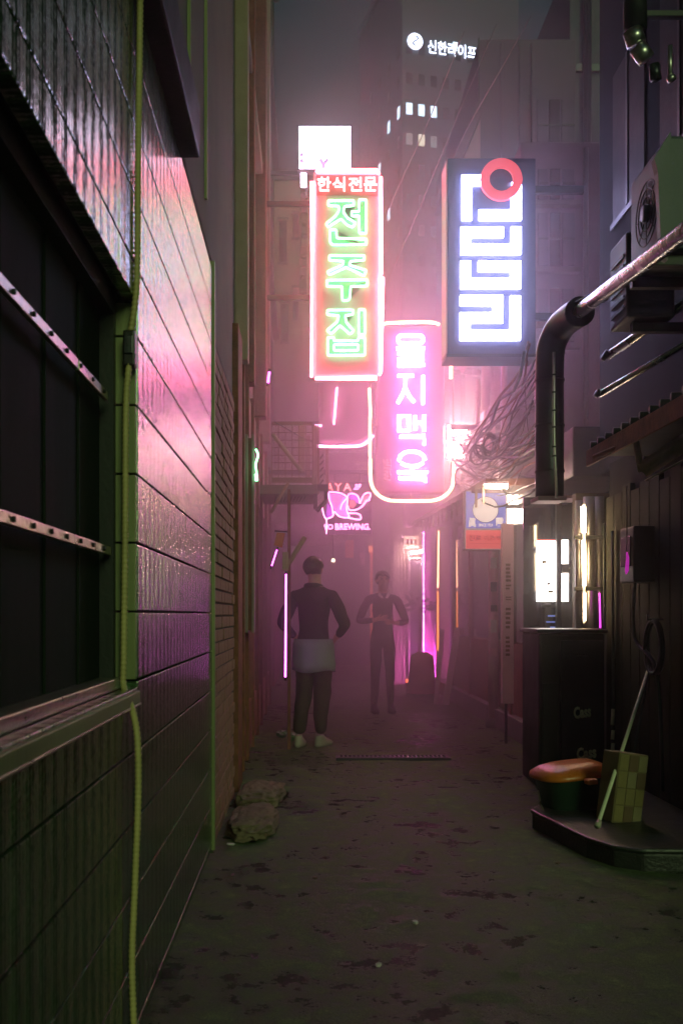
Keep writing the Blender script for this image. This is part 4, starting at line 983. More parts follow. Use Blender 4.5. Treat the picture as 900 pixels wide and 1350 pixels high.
# canopy timbers and tarp on the right
cn = thing('lean_to_canopy', 'dark tarpaulin lean-to with a stub post and diagonal timber at the right edge', 'canopy', (1.8, 5.4, 2.2))
MB().tube([P(837, 575, 5.4), P(845, 622, 5.4)], .018, 4).build('stub_post', M_WOOD, cn)
p, q = P(846, 620, 5.4), P(960, 545, 5.2)
MB().tube([p, q], .045, 4).build('timber', M_WOOD, cn)
MB().tube([P(850, 634, 5.3), P(960, 575, 5.2)], .006, 6).build('wire', M_BAR, cn)
MB().tube([P(782, 602, 5.8), P(832, 582, 5.5)], .014, 4).build('front_edge', M_RUST, cn)
MB().bbox(1.76, XR + .24, 4.4, 6.2, 2.235, 2.275, .006).build('roof_sheet', mat('dark_tarp', (.03, .035, .045), .35), cn)
for k in range(12): MB().tube([(1.74, 4.45 + k * .15, 2.29), (XR + .24, 4.45 + k * .15, 2.30)], .022, 8).build('roof_rib', M_DARK, cn)
MB().bbox(1.74, 1.757, 4.4, 6.2, 2.17, 2.27, .003).build('eave_board', M_RUST, cn)
pn = thing('magenta_glint', 'glowing shape standing in for a magenta reflection, hung in the dark on the right', 'reflection', tuple(P(826, 750, 6)))
MB().tube([P(826, 728, 6), P(827, 735, 6), P(826, 752, 6), P(825, 757, 6)], .02, 8, rfun=lambda t, i: (.005, .009, .012, .004)[i]).build('glint_shape', emi('magenta_dim', (1, .05, .8), .35), pn)  # small reflection drawn as a glowing hung shape
MB().tube([P(826, 726, 6), P(826, 640, 6)], .003, 4).build('cord', M_CABLE, pn)

# bar window: lit poster, mullion, menu
wb = thing('bar_window', 'brightly lit white poster window with a dark mullion at the bar front', 'window', tuple(P(735, 830, 8)))
E_POST = emi('poster_backlight', (1., .86, .78), 12)
for (u0, u1, v0, v1) in ((708, 732.5, 712, 793), (740, 749, 712, 743), (741, 749, 756, 793)):
    a, b_ = P(u0, v0, 8), P(u1, v1, 8); MB().box(a.x, b_.x, 8, 8.02, b_.z, a.z).build('lit_pane', E_POST, wb)
fz = P(0, 655, 7.97), P(0, 850, 7.97)
MB().bbox(P(733, 0, 7.95).x, P(739.5, 0, 7.95).x, 7.93, 7.99, fz[1].z, fz[0].z, .005).build('mullion', M_DARK, wb)
MB().bbox(P(740.5, 0, 7.95).x, P(751, 0, 7.95).x, 7.95, 7.99, P(0, 755, 8).z, P(0, 744, 8).z, .004).build('crossbar', M_DARK, wb)
MB().box(P(690, 0, 8.03).x, P(760, 0, 8.03).x, 8.03, 8.06, 0, P(0, 655, 8).z).build('dark_pane', M_GLASS, wb)
pd = mat('poster_ink', (.12, .08, .10), .6)
for (u0, u1, v0, v1, m_) in ((721, 725, 768, 771.5, pd), (708, 733, 711, 713, MATS['red_lit_face']), (709, 732, 730, 730.6, M_PINKPL), (714, 720, 739, 743, M_CREAM), (722, 729, 778, 782, M_CREAM)):
    a, b_ = P(u0, v0, 7.99), P(u1, v1, 7.99); MB().box(a.x, b_.x, 7.988, 7.998, b_.z, a.z).build('printed_mark', m_, wb)
E_MENU = emi('dim_blue_menu', (.25, .35, .9), .35)
for (u0, u1, v) in ((722, 733, 811), (720, 733, 819), (725, 733, 826)):
    a = P(u0, v, 7.99); b_ = P(u1, v + 2.2, 7.99); MB().box(a.x, b_.x, 7.988, 7.998, b_.z, a.z).build('menu_line', E_MENU, wb)
a, b_ = P(713, 797, 8), P(733, 801, 8); MB().box(a.x, b_.x, 7.988, 7.998, b_.z, a.z).build('menu_heading', M_ACW, wb)
MB().bbox(P(706, 0, 7.9).x, P(757, 0, 7.9).x, 7.7, 7.99, P(0, 661, 7.9).z, P(0, 657, 7.9).z, .004).build('window_head', M_PINKPL, wb)

# shiny flue pipes; highlights on them are built as glowing tubes
sp_ = thing('chimney_pipes', 'cluster of shiny steel flue pipes glowing gold and magenta beside the bar window', 'flue pipes', tuple(P(777, 833, 7.3)))
for (u, r_, v0, v1, d) in ((763, .030, 660, 832, 7.45), (776, .042, 655, 832, 7.4), (789, .038, 655, 832, 7.45)):
    p, q = P(u, v0, d), P(u, v1, d); MB().tube([p, q], r_, 24).build('steel_pipe', M_STEEL, sp_)
for v in (706, 774):
    MB().bbox(P(756, 0, 7.35).x, P(797, 0, 7.35).x, 7.33, 7.355, P(0, v + 5, 7.35).z, P(0, v, 7.35).z, .004).build('clamp_band', M_DARK, sp_)
wt = thing('light_tube', 'warm white glowing strip standing in for a highlight on the steel flue pipes', 'highlight', tuple(P(768, 820, 7.3)))
MB().tube([P(768.5, 668, 7.28), P(769, 702, 7.28)], .018, 8).tube([P(769, 713, 7.28), P(770, 772, 7.28)], .014, 8).build('tube', E_STREAK, wt)
MB().tube([P(771, 782, 7.28), P(771, 818, 7.28)], .006, 8).build('lower_tube', E_STREAK, wt)
MB().bbox(*(lambda p: (p.x - .01, p.x + .01, 7.295, 7.31, P(0, 822, 7.3).z, P(0, 664, 7.3).z))(P(769.5, 0, 7.3)), .003).build('batten', M_WHITE, wt)
mt = thing('light_tube', 'short magenta glowing strip standing in for a reflection on the steel flue pipes', 'highlight', tuple(P(791, 832, 7.3)))
MB().tube([P(790, 782, 7.3), P(791, 828, 7.3)], .006, 8).build('tube', emi('magenta_soft', (1, .06, .85), 2.2), mt)  # magenta reflection on the pipes built as a glowing tube
MB().tube([P(796, 690, 7.3), P(796, 832, 7.3)], .010, 6).build('holder_rod', M_DARK, mt)
flr = MB().bbox(P(754, 0, 7.6).x, P(800, 0, 7.6).x, 7.5, 7.6, P(0, 835, 7.5).z, P(0, 650, 7.5).z, .005).build('wall_plate', M_TAN, sp_)

# cooler / keg stack with beer logo
kc = thing('beer_cooler', 'black beer cooler cabinet with the white beer name printed twice', 'cooler', tuple(P(752, 1030, 7.1)))
a, b_ = P(708, 833, 7.0), P(797, 1040, 7.0)
a, b_ = P(710, 835, 7.0), P(797, 1040, 7.0)
MB().bbox(a.x, b_.x, 7.0, 7.55, .03, a.z, .02).build('cabinet', M_BLACK, kc)
MB().bbox(a.x - .015, b_.x + .015, 6.97, 7.56, a.z + .002, a.z + .03, .008).build('top', M_GALV, kc)
MB().bbox(a.x + .15, b_.x - .015, 6.975, 6.998, .12, a.z - .05, .006).build('door', mat('deep_navy_panel', (.012, .016, .028), .4), kc)
MB().bbox(a.x + .02, a.x + .13, 6.98, 6.998, .12, a.z - .35, .006).build('side_vent', M_DARK, kc)
for k in range(4): MB().cyl((a.x + .04 + (k % 2) * .39, 7.05 + (k // 2) * .42, 0), (0, 0, 1), .02, .03, 10).build('foot', M_BLACK, kc)
M_PRINT = mat('pale_print', (.88, .90, .66), .5)
for (u0, u1, v0, v1) in ((756, 779, 931, 947), (760, 786, 985, 1001)):
    pa, pb = P(u0, v0, 6.97), P(u1, v1, 6.97)
    cx_, cz_ = (pa.x + pb.x) / 2, (pa.z + pb.z) / 2
    M_ = Matrix.Translation((cx_, 0, cz_)) @ Matrix.Rotation(R(-8), 4, 'Y') @ Matrix.Translation((-cx_, 0, -cz_))
    text('logo', 'Cass', pa.x, pb.x, pb.z, pa.z, 6.974, M_PRINT, kc, .002, .045, M_, .15)
pa, pb = P(741, 861, 6.97), P(774, 867, 6.97)
text('lettering', 'Jeil Premium', pa.x, pb.x, pb.z, pa.z, 6.972, M_GALV, kc, .002, .01)

# food waste bin with orange lid
bn = thing('waste_bin', 'small black waste bin with a domed orange lid in front of the cooler', 'bin', (1.57, 5.9, 0))
bx, by = 1.545, 5.85
vs = []; prof = [(0.02, .13, .12), (.05, .15, .135), (.26, .185, .16), (.275, .20, .175), (.285, .20, .175)]
def ring(z, hx, hy, n=28, e=3.2, dx=0):
    out = []
    for k in range(n):
        t = 2 * math.pi * k / n; c_, s_ = math.cos(t), math.sin(t)
        out.append((dx + math.copysign(abs(c_) ** (2 / e), c_) * hx, math.copysign(abs(s_) ** (2 / e), s_) * hy, z))
    return out
def lofted(rings, M_, smooth=True):
    m = MB(); n = len(rings[0]); vs = [M_ @ Vector(p) for r in rings for p in r]; fs = []
    for i in range(len(rings) - 1):
        for k in range(n): fs.append((i * n + k, i * n + (k + 1) % n, (i + 1) * n + (k + 1) % n, (i + 1) * n + k))
    fs.append(tuple(range(n))[::-1]); fs.append(tuple((len(rings) - 1) * n + k for k in range(n)))
    return m.add(vs, fs, smooth)
MBIN = Matrix.Translation((bx, by, .02)) @ Matrix.Rotation(R(12), 4, 'Z')
lofted([ring(z, hx, hy) for z, hx, hy in prof], MBIN).build('bucket', M_GREENB, bn)
MLID = MBIN @ Matrix.Translation((0, 0, .285)) @ Matrix.Rotation(R(-5), 4, 'Y')
lofted([ring(0.0, .215, .19), ring(.012, .218, .193), ring(.03, .212, .186), ring(.055, .18, .15, dx=.01), ring(.07, .14, .11, dx=.02), ring(.075, .08, .06, dx=.02)], MLID).build('lid', M_ORANGE, bn)
MB().bbox(-.03, .03, -.06, .0, .0, .03, .008, MLID @ Matrix.Translation((.02, -.19, -.02))).build('latch', M_ORANGE, bn)
MB().tube(smooth_path([MBIN @ Vector((-.2, 0, .2)), MBIN @ Vector((-.215, -.08, .12)), MBIN @ Vector((-.19, -.15, .04))], 5), .006, 6).build('handle', M_BAR, bn)
bt = thing('litter_scrap', 'small pale bottle cap scrap standing by the foot of the waste bin', 'litter', tuple(P(722, 1088, 5.75)))
MB().tube([P(720, 1091, 5.7), P(723, 1080, 5.7)], .009, 8).cyl(P(723, 1080, 5.7), (.1, 0, 1), .006, .012, 8).build('scrap', M_PRINT, bt)

# black kerb platform
kb = thing('entrance_step', 'low black concrete step with a cut corner at the lower right', 'step', (1.7, 5.2, 0))
poly = [(1.30, 5.75), (1.42, 5.05), (1.50, 4.86), (1.62, 4.78), (3.4, 4.70), (3.4, 6.6), (1.75, 6.6)]
MB().prism(poly, .0, .10, 'z').build('step_block', mat('wet_black_concrete', (.03, .032, .03), .45, bump=.5), kb)
ins = [(p[0] + (.012 if p[0] < 3 else 0) * -1, p[1] - .012) for p in poly]
MB().prism(ins, .1005, .125, 'z').build('step_slab', mat('wet_slab', (.035, .04, .035), .35, bump=.4), kb)
for o in kb.children:
    bv = o.modifiers.new('b', 'BEVEL'); bv.width = .012; bv.segments = 2

# yellowish carton on the step
ct = thing('patterned_carton', 'tilted yellow and brown patchwork carton on the black step', 'carton', tuple(P(832, 1088, 5.3)))
p0 = P(806, 1088, 5.35); p0.z = .128
MC = Matrix.Translation(p0) @ Matrix.Rotation(R(20), 4, 'Z') @ Matrix.Rotation(R(8), 4, 'Y')
MB().bbox(0, .19, 0, .14, 0, .38, .006, MC).build('carton_body', mat('kraft_card', (.20, .15, .07), .8), ct)
cc = [mat('patch_yellow', (.26, .20, .08), .7), mat('patch_straw', (.27, .22, .12), .7), mat('patch_brown', (.15, .09, .05), .7)]
for i in range(3):
    for jz in range(4):
        MB().bbox(.006 + i * .062, .006 + i * .062 + .056, -.005, -.001, .01 + jz * .092, .01 + jz * .092 + .085, .001, MC).build('card_patch', cc[(i * 2 + jz * 3 + i * jz) % 3], ct)

# clutter on the dark wall
for k in range(9):
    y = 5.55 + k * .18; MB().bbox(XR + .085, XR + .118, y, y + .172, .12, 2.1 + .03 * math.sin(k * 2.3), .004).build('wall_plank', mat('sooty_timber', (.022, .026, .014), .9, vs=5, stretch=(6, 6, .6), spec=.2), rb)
mx_ = thing('meter_box', 'grey meter box on the dark plank wall above the poles', 'meter box', (XR + .05, 6.3, 1.5))
MB().bbox(XR - .05, XR + .083, 6.15, 6.42, 1.45, 1.8, .012).build('case', M_DARK, mx_)
MB().bbox(XR - .06, XR - .052, 6.19, 6.38, 1.55, 1.74, .004).build('glass_lid', M_GLASS, mx_)
MB().tube(smooth_path([(XR, 6.28, 1.45), (XR, 6.28, 1.1), (XR + .04, 6.0, .9), (XR + .04, 5.9, .2)], 6), .012, 8).build('conduit', M_GALV, mx_)
hs = thing('hose_coil', 'dark rubber hose coil hung on the plank wall under the meter box', 'hose', (XR + .05, 6.05, 1.1))
MB().tube([Vector((XR + .03 + .012 * math.sin(t * .37), 6.02 + (.13 + .008 * math.sin(t * 1.7)) * math.cos(t), 1.05 + .16 * math.sin(t))) for t in [2 * math.pi * i / 24 for i in range(24 * 4)]], .011, 6).build('hose_loops', M_CABLE, hs)
MB().tube([(XR + .1, 6.02, 1.22), (XR - .01, 6.02, 1.22), (XR - .01, 6.02, 1.25)], .007, 6).build('hook', M_GALV, hs)
# broom handles
for k, (u0, v0, d0, u1, v1, d1, r_, lab) in enumerate(((787, 1090, 5.0, 851, 893, 6.2, .010, 'long pale pole leaning on the right wall with its foot on the black step'), (828, 1030, 5.7, 862, 850, 6.3, .007, 'thinner upper pole leaning behind the long pale pole'))):
    t = thing('leaning_pole', lab, 'pole', tuple(P(u0, v0, d0)), 'poles leaning at the right wall')
    p, q = P(u0, v0, d0), P(u1, v1, d1); p.z = max(.135, p.z)
    MB().tube([p, q, q + (q - p) * .15], r_, 8).build('shaft', M_PRINT if k == 0 else M_GALV, t)
    if k == 0: MB().tube([p, p + (q - p).normalized() * .04], .016, 8).build('foot_cap', M_CREAM, t)
    else: MB().tube([q, q + Vector((.05, 0, .03))], .006, 6).build('hook', M_GALV, t)
wp = thing('wall_pipe', 'pale short vertical pipe on the dark wall right of the beer cooler', 'pipe', tuple(P(807, 990, 6.9)))
MB().tube([P(807, 700, 6.95), P(808, 920, 6.95), P(806, 1000, 6.95)], .010, 8).build('pipe', M_GALV, wp)
for (v0, v1) in ((935, 956), (963, 975), (980, 992)): MB().tube([P(808, v0, 6.93), P(807, v1, 6.93)], .013, 8).build('tape_band', M_PRINT, wp)

# ------------------------------------------------------------------ cable tangle
ca = thing('cable_bundle', 'tangle of black cables sagging over the right shopfronts below the navy sign', 'cables', tuple(P(650, 600, 10.5)))
rn = random.Random(11)
for k in range(44):
    u0, v0 = rn.uniform(592, 625), rn.uniform(570, 640); u1, v1 = rn.uniform(690, 745), rn.uniform(450, 640)
    d0, d1 = rn.uniform(11, 12.6), rn.uniform(7.4, 9.2)
    p, q = P(u0, v0, d0), P(u1, v1, d1); sag = rn.uniform(.1, .5)
    pts = []
    for i in range(13):
        t = i / 12; c = p.lerp(q, t); c.z -= sag * 4 * t * (1 - t) * .6; c += Vector((noise.noise(Vector((k, t * 3, 0))), 0, noise.noise(Vector((k, t * 4, 9))))) * .12
        pts.append(c)
    MB().tube(pts, rn.choice((.004, .006, .009, .013)), 5).build('cable', rn.choice((M_CABLE, M_CABLE, M_DARK, M_CABLE, M_RUST)), ca)
for k in range(4):
    c = P(rn.uniform(625, 665), rn.uniform(575, 610), 10.3)
    r_ = rn.uniform(.07, .12)
    pts = [c + Vector((r_ * math.cos(t) + .01 * math.sin(3 * t), .06 * math.sin(t * .5 + k), r_ * 1.3 * math.sin(t))) for t in [2 * math.pi * i / 20 * 2.7 for i in range(54)]]
    MB().tube(pts, .007, 5).build('cable_coil', M_CABLE, ca)
def wire(lab, pts, r_=.005, grp='wires strung high over the alley', m_=None):
    t = MB().tube(smooth_path(pts, 8), r_, 5).build('overhead_wire', m_ or M_CABLE, None, label=lab, cat='wire', group=grp)
M_WIRE = mat('pale_wire', (.45, .40, .42), .4)
wire('left thin wire slanting from the tower down behind the red sign', [P(612, 40, 9), P(560, 170, 10.5), P(505, 292, 11.5), P(460, 420, 13)], .0045, m_=M_WIRE)
wire('middle thin wire slanting down between the red sign and navy sign', [P(655, 30, 8.6), P(600, 160, 9.6), P(548, 285, 11), P(505, 385, 12.8)], .0045, m_=M_WIRE)
wire('thin wire crossing behind the navy sign to the sloping roof', [P(700, 20, 9.2), P(655, 100, 9.8), P(610, 180, 10.8), P(575, 260, 12.2)], .006, m_=M_WIRE)
wire('wire hanging from the lower right of the navy sign to the cable tangle', [P(693, 470, 8.6), P(692, 520, 8.7), P(697, 580, 8.9)], .004)
wire('long wire drooping from the floodlights up to the fat exhaust duct', [P(596, 598, 12.8), P(640, 570, 10.5), P(672, 530, 9), P(706, 488, 7)], .008)
wire('wire along the lower edge of the cables toward the bar window', [P(620, 640, 11), P(660, 615, 9.5), P(705, 590, 8), P(722, 572, 7)], .006)
wire('wire sagging from the left balcony behind the pink sign', [P(362, 556, 10.2), P(420, 585, 11.5), P(470, 580, 13), P(500, 560, 13.5)], .006)
wire('black wires running along the foil duct at the right edge', [P(905, 293, 4.4), P(850, 334, 4.9), P(790, 380, 5.7), P(745, 405, 6.4)], .006)

# pink-lit pipes, gauges and vents under the navy sign
eq = thing('wall_equipment', 'pink-lit pipes and small tanks on the wall under the navy sign', 'wall pipes', tuple(P(640, 540, 12)))
for (u, v0, v1, r_) in ((640, 478, 540, .05), (650, 478, 560, .035), (657, 470, 548, .06), (630, 500, 560, .025), (646, 536, 600, .04)):
    MB().tube([P(u, v0, 11.8), P(u, v1, 11.8)], r_, 12).build('pipe', M_PINKPL, eq)
for (u, v) in ((627, 487), (650, 473), (649, 536)): MB().tube([P(u, v, 11.6), P(u, v + 8, 11.6)], .045, 12).build('valve_cap', M_WHITE, eq)
pp = [P(597, 470, 11.9), P(624, 470, 11.9), P(610, 492, 11.9)]
MB().prism([(v.x, v.z) for v in pp], 11.9, 11.94).build('bracket_plate', M_PINKPL, eq)
MB().bbox(P(637, 0, 11.9).x, P(652, 0, 11.9).x, 11.85, 12.2, P(0, 590, 11.9).z, P(0, 541, 11.9).z, .02).build('meter_box', M_PINKPL, eq)
MB().bbox(1.75, 2.42, 12.1, 12.16, 4.3, 4.36, .01).bbox(1.75, 2.42, 12.1, 12.16, 3.5, 3.56, .01).build('support_rail', M_DARK, eq)
lw = thing('side_wing', 'plain lavender wall panel between the navy sign and the exhaust duct', 'wall', tuple(P(685, 560, 11)))
a, b_ = P(664, 468, 11), P(706, 545, 11)
MB().bbox(a.x, b_.x + .3, 11.0, 11.2, 2.6, a.z + .3, .01).build('wall_panel', mat('lavender_panel', (.50, .46, .58), .6), lw)
MB().tube([Vector((a.x + .0, 10.97, 2.6)), Vector((a.x, 10.97, a.z + .3))], .03, 8).build('drain_pipe', M_PINKPL, lw)

# drain grate
dg_ = thing('drain_grate', 'narrow iron drain grate set across the alley pavement', 'drain', tuple(P(515, 1004, 8.5)))
x0, x1 = .25, 1.22
MB().box(x0, x1, 8.40, 8.42, .012, .036).box(x0, x1, 8.56, 8.58, .012, .036).box(x0, x0 + .02, 8.421, 8.559, .012, .036).box(x1 - .02, x1, 8.421, 8.559, .012, .036).build('grate_frame', M_GALV, dg_)
MB().box(x0 + .02, x1 - .02, 8.421, 8.559, .004, .026).build('drain_channel', M_BLACK, dg_)
for k in range(26):
    x = x0 + .03 + k * (x1 - x0 - .06) / 25; MB().box(x - .007, x + .007, 8.422, 8.558, .027, .038).build('grate_bar', M_GALV, dg_)

# sacks left
def sack(label, c, sx, sy, sz, rot, seed):
    bm = bmesh.new(); bmesh.ops.create_icosphere(bm, subdivisions=5, radius=1)
    for v in bm.verts:
        p = v.co.copy(); e = 1.5
        p = Vector([math.copysign(abs(t) ** .72, t) for t in p])
        nn = noise.fractal(p * 1.6 + Vector((seed, 0, 0)), 1, 2, 5) * .14 - abs(noise.noise(p * 3.0 + Vector((0, seed, 0)))) * .28
        p *= (1 + nn); v.co = Vector((p.x * sx, p.y * sy, max(-.2, p.z) * sz))
    bmesh.ops.transform(bm, matrix=Matrix.Translation(c) @ Matrix.Rotation(rot, 4, 'Z'), verts=bm.verts)
    me = bpy.data.meshes.new('sack'); bm.to_mesh(me); bm.free(); me.materials.append(M_SACK)
    for p in me.polygons: p.use_smooth = True
    o = bpy.data.objects.new('sack', me); COL.objects.link(o)
    return tag(o, label, 'sack', 'lumpy sacks against the left wall')
sack('nearer lumpy grey sack lying against the left wall', (-.31, 5.75, .04), .15, .40, .075, R(-3), 3)
sack('farther lumpy grey sack lying by the brick wall', (-.30, 6.62, .04), .16, .38, .08, R(-5), 9)
def scrap(name, label, px, py, w_, h_, m_, rot):
    d = H * FOC / (py - CY); p = P(px, py, d)
    vs = []; n = 7
    for k in range(n):
        t = 2 * math.pi * k / n; r_ = random.uniform(.7, 1.1); vs.append((w_ * r_ * math.cos(t), h_ * r_ * math.sin(t)))
    c, s_ = math.cos(rot), math.sin(rot)
    m = MB().prism([(p.x + c * x - s_ * y, p.y + s_ * x + c * y) for x, y in vs], .032, .040, 'z')
    m.build(name, m_, None, label=label, cat='litter', group='litter scraps on the pavement')
scrap('paper_scrap', 'tiny white paper scrap in the middle of the dark pavement', 547, 1228, .012, .018, M_PAPER, .2)
scrap('paper_scrap', 'white paper scrap lowest on the pavement, centre', 499, 1286, .013, .012, M_PAPER, .6)
scrap('paper_scrap', 'pink-lit paper strip at the near end of the lumpy sacks', 304, 1122, .03, .015, M_PAPER, -.3)
scrap('paper_scrap', 'dim small scrap left of centre on the pavement', 415, 1168, .012, .01, M_SACK, .4)
scrap('paper_scrap', 'dim small scrap right of centre below the bin', 735, 1148, .014, .01, M_SACK, .1)
for k, (u, v, lab) in enumerate(((372, 974, 'green crumpled can pile edge left of the person in the dark jacket'), (388, 978, 'crumpled green bag at the feet of the person in the dark jacket'))):
    d = H * FOC / (v - CY); p = P(u, v, d)
    bm = bmesh.new(); bmesh.ops.create_icosphere(bm, subdivisions=3, radius=.06)
    for q in bm.verts: q.co *= 1 + .4 * noise.noise(q.co * 30 + Vector((k * 5, 0, 0))); q.co.z = q.co.z * .6
    bmesh.ops.translate(bm, vec=(p.x, p.y, .05), verts=bm.verts)
    me = bpy.data.meshes.new('crumpled_bag'); bm.to_mesh(me); bm.free(); me.materials.append(mat('green_bag', (.12, .30, .14), .4))
    o = bpy.data.objects.new('crumpled_bag', me); COL.objects.link(o); tag(o, lab, 'bag', 'crumpled bags at the left shopfront')

# ------------------------------------------------------------------ people
def body(name, joints, edges, zones, mats, parent, root=0, sub=2):
    me = bpy.data.meshes.new(name)
    names = list(joints); idx = {k: i for i, k in enumerate(names)}
    me.from_pydata([joints[k][0] for k in names], [(idx[a], idx[b]) for a, b in edges], [])
    o = bpy.data.objects.new(name, me); COL.objects.link(o)
    m = o.modifiers.new('skin', 'SKIN'); m.use_smooth_shade = True; m.branch_smoothing = .6
    lay = me.skin_vertices[0]
    for k in names:
        r_ = joints[k][1]; lay.data[idx[k]].radius = r_ if isinstance(r_, tuple) else (r_, r_); lay.data[idx[k]].use_root = False
    lay.data[root].use_root = True
    s = o.modifiers.new('sub', 'SUBSURF'); s.levels = sub; s.render_levels = sub
    dg = bpy.context.evaluated_depsgraph_get(); em = bpy.data.meshes.new_from_object(o.evaluated_get(dg))
    bpy.data.objects.remove(o)
    em.materials.clear()
    for x in mats: em.materials.append(x)
    for p in em.polygons: p.material_index = zones(p.center); p.use_smooth = True
    # cloth wrinkles
    for v in em.vertices:
        if zones(v.co) != 0: v.co += Vector((noise.noise(v.co * 9), noise.noise(v.co * 9 + Vector((5, 0, 0))), 0)) * .012
    em.update()
    o = bpy.data.objects.new(name, em); COL.objects.link(o); o.parent = parent
    return o
def hand(J, E, wrist, key, dr, side, curl=.5):
    """palm, four unequal fingers and a thumb, as chains from the wrist; dr = direction of fingers, side = towards the thumb"""
    w = J[wrist][0]; dr = Vector(dr).normalized(); side = Vector(side).normalized(); nrm = dr.cross(side).normalized()
    J[key + 'p'] = (tuple(Vector(w) + dr * .05), (.030, .016)); E.append((wrist, key + 'p'))
    for k, (l_, s_) in enumerate(((.070, .026), (.078, .009), (.072, -.009), (.056, -.026))):
        b = Vector(w) + dr * .085 + side * s_
        m_ = b + dr * l_ * .5 + nrm * l_ * .18 * curl; t_ = m_ + dr * l_ * .4 + nrm * l_ * .4 * curl
        J[f'{key}a{k}'] = (tuple(b), .0095); J[f'{key}b{k}'] = (tuple(m_), .0085); J[f'{key}c{k}'] = (tuple(t_), .0065)
        E += [(key + 'p', f'{key}a{k}'), (f'{key}a{k}', f'{key}b{k}'), (f'{key}b{k}', f'{key}c{k}')]
    b = Vector(w) + dr * .035 + side * .034; t_ = b + dr * .035 + side * .022
    J[key + 't'] = (tuple(b), .011); J[key + 'u'] = (tuple(t_), .008); E += [(key + 'p', key + 't'), (key + 't', key + 'u')]

def person(label, loc, rz, jacket, trousers, skinm, shoem, hairm, pose, scale=1.0, extra=None, bulk=1.0, leg=1.0):
    root = thing('person', label, 'person')
    J = {'pel': ((0, 0, .96), (.155, .105)), 'wai': ((0, 0, 1.10), (.145 * bulk, .10 * bulk)), 'che': ((0, .0, 1.30), (.17 * bulk, .115 * bulk)), 'sho': ((0, .0, 1.445), (.125 * bulk, .088 * bulk)),
         'nek': ((0, -.01, 1.51), (.060, .060)), 'jaw': ((0, -.035, 1.575), (.062, .068)), 'hed': ((0, -.02, 1.655), (.076, .092)), 'top': ((0, -.01, 1.715), (.058, .07))}
    E = [('pel', 'wai'), ('wai', 'che'), ('che', 'sho'), ('sho', 'nek'), ('nek', 'jaw'), ('jaw', 'hed'), ('hed', 'top')]
    for s in (-1, 1):
        k = 'l' if s < 0 else 'r'
        el, wr = pose[k]['elbow'], pose[k]['wrist']
        J[k + 'sh'] = ((s * .185, 0, 1.415), .064 * bulk); J[k + 'el'] = (el, .048 * bulk ** 1.5); J[k + 'wr'] = (wr, .031)
        md = Vector((s * .185, 0, 1.40)).lerp(Vector(el), .5); J[k + 'ua'] = (tuple(md), .056 * bulk ** 1.5)
        E += [('sho', k + 'sh'), (k + 'sh', k + 'ua'), (k + 'ua', k + 'el'), (k + 'el', k + 'wr')]
        hand(J, E, k + 'wr', k + 'h', pose[k]['dir'], pose[k]['thumb'], pose[k].get('curl', .6))
        an = pose[k]['ankle']; kn = pose[k]['knee']
        J[k + 'hi'] = ((s * .09, 0, .88), .098); J[k + 'kn'] = (kn, .062 * leg); J[k + 'ca'] = (tuple(Vector(kn).lerp(Vector(an), .4) + Vector((0, .012, 0))), .056 * leg)
        J[k + 'an'] = (an, .040 * leg)
        E += [('pel', k + 'hi'), (k + 'hi', k + 'kn'), (k + 'kn', k + 'ca'), (k + 'ca', k + 'an')]
    J['bot'] = ((0, 0, .90), (.1, .09))
    def zones(c):
        if c.z > 1.49 and abs(c.x) < .14: return 0
        for k in 'lr':
            if (c - Vector(pose[k]['wrist'])).length < .05 + .0 or (c - (Vector(pose[k]['wrist']) + Vector(pose[k]['dir']).normalized() * .1)).length < .105: return 0
        return 1 if c.z > pose.get('hem', .93) else 2
    del J['bot']
    body('body', J, E, zones, [skinm, jacket, trousers], root)
    # face: nose, eyes, brows, mouth, ears
    f = MB(); f.tube([(0, -.105, 1.67), (0, -.128, 1.635), (0, -.118, 1.625)], .009, 6, rfun=lambda t, i: (.006, .012, .008)[i])
    f.build('nose', skinm, root)
    for s in (-1, 1):
        bm = bmesh.new(); bmesh.ops.create_uvsphere(bm, u_segments=10, v_segments=8, radius=.011); bmesh.ops.translate(bm, vec=(s * .031, -.100, 1.668), verts=bm.verts)
        me = bpy.data.meshes.new('eye'); bm.to_mesh(me); bm.free(); me.materials.append(M_BLACK); o = bpy.data.objects.new('eye', me); COL.objects.link(o); o.parent = root
        MB().tube([(s * .016, -.110, 1.690), (s * .032, -.108, 1.694), (s * .048, -.098, 1.688)], .0035, 5).build('eyebrow', hairm, root)
        bm = bmesh.new(); bmesh.ops.create_uvsphere(bm, u_segments=10, v_segments=8, radius=.03)
        for v in bm.verts: v.co = Vector((v.co.x * .35, v.co.y * .6, v.co.z)) + Vector((s * .080, -.01, 1.65))
        me = bpy.data.meshes.new('ear'); bm.to_mesh(me); bm.free(); me.materials.append(skinm); o = bpy.data.objects.new('ear', me); COL.objects.link(o); o.parent = root
    MB().tube([(-.022, -.098, 1.600), (0, -.105, 1.598), (.022, -.098, 1.600)], .005, 6).build('mouth', mat('lips', (.35, .12, .11), .5), root)
    # hair cap
    bm = bmesh.new(); bmesh.ops.create_icosphere(bm, subdivisions=4, radius=1)
    for v in bm.verts:
        p = v.co; r_ = 1 + .07 * noise.noise(p * 5) + .05 * noise.noise(p * 14)
        v.co = Vector((p.x * .094 * r_, .002 + p.y * .112 * r_, 1.678 + p.z * .098 * r_))
    kill = [v for v in bm.verts if (v.co.y < -.062 and v.co.z < 1.708 + .012 * math.sin(v.co.x * 90)) or v.co.z < 1.60 or (abs(v.co.x) > .07 and v.co.y < -.0 and v.co.z < 1.655)]
    bmesh.ops.delete(bm, geom=kill, context='VERTS')
    me = bpy.data.meshes.new('hair'); bm.to_mesh(me); bm.free(); me.materials.append(hairm)
    for p in me.polygons: p.use_smooth = True
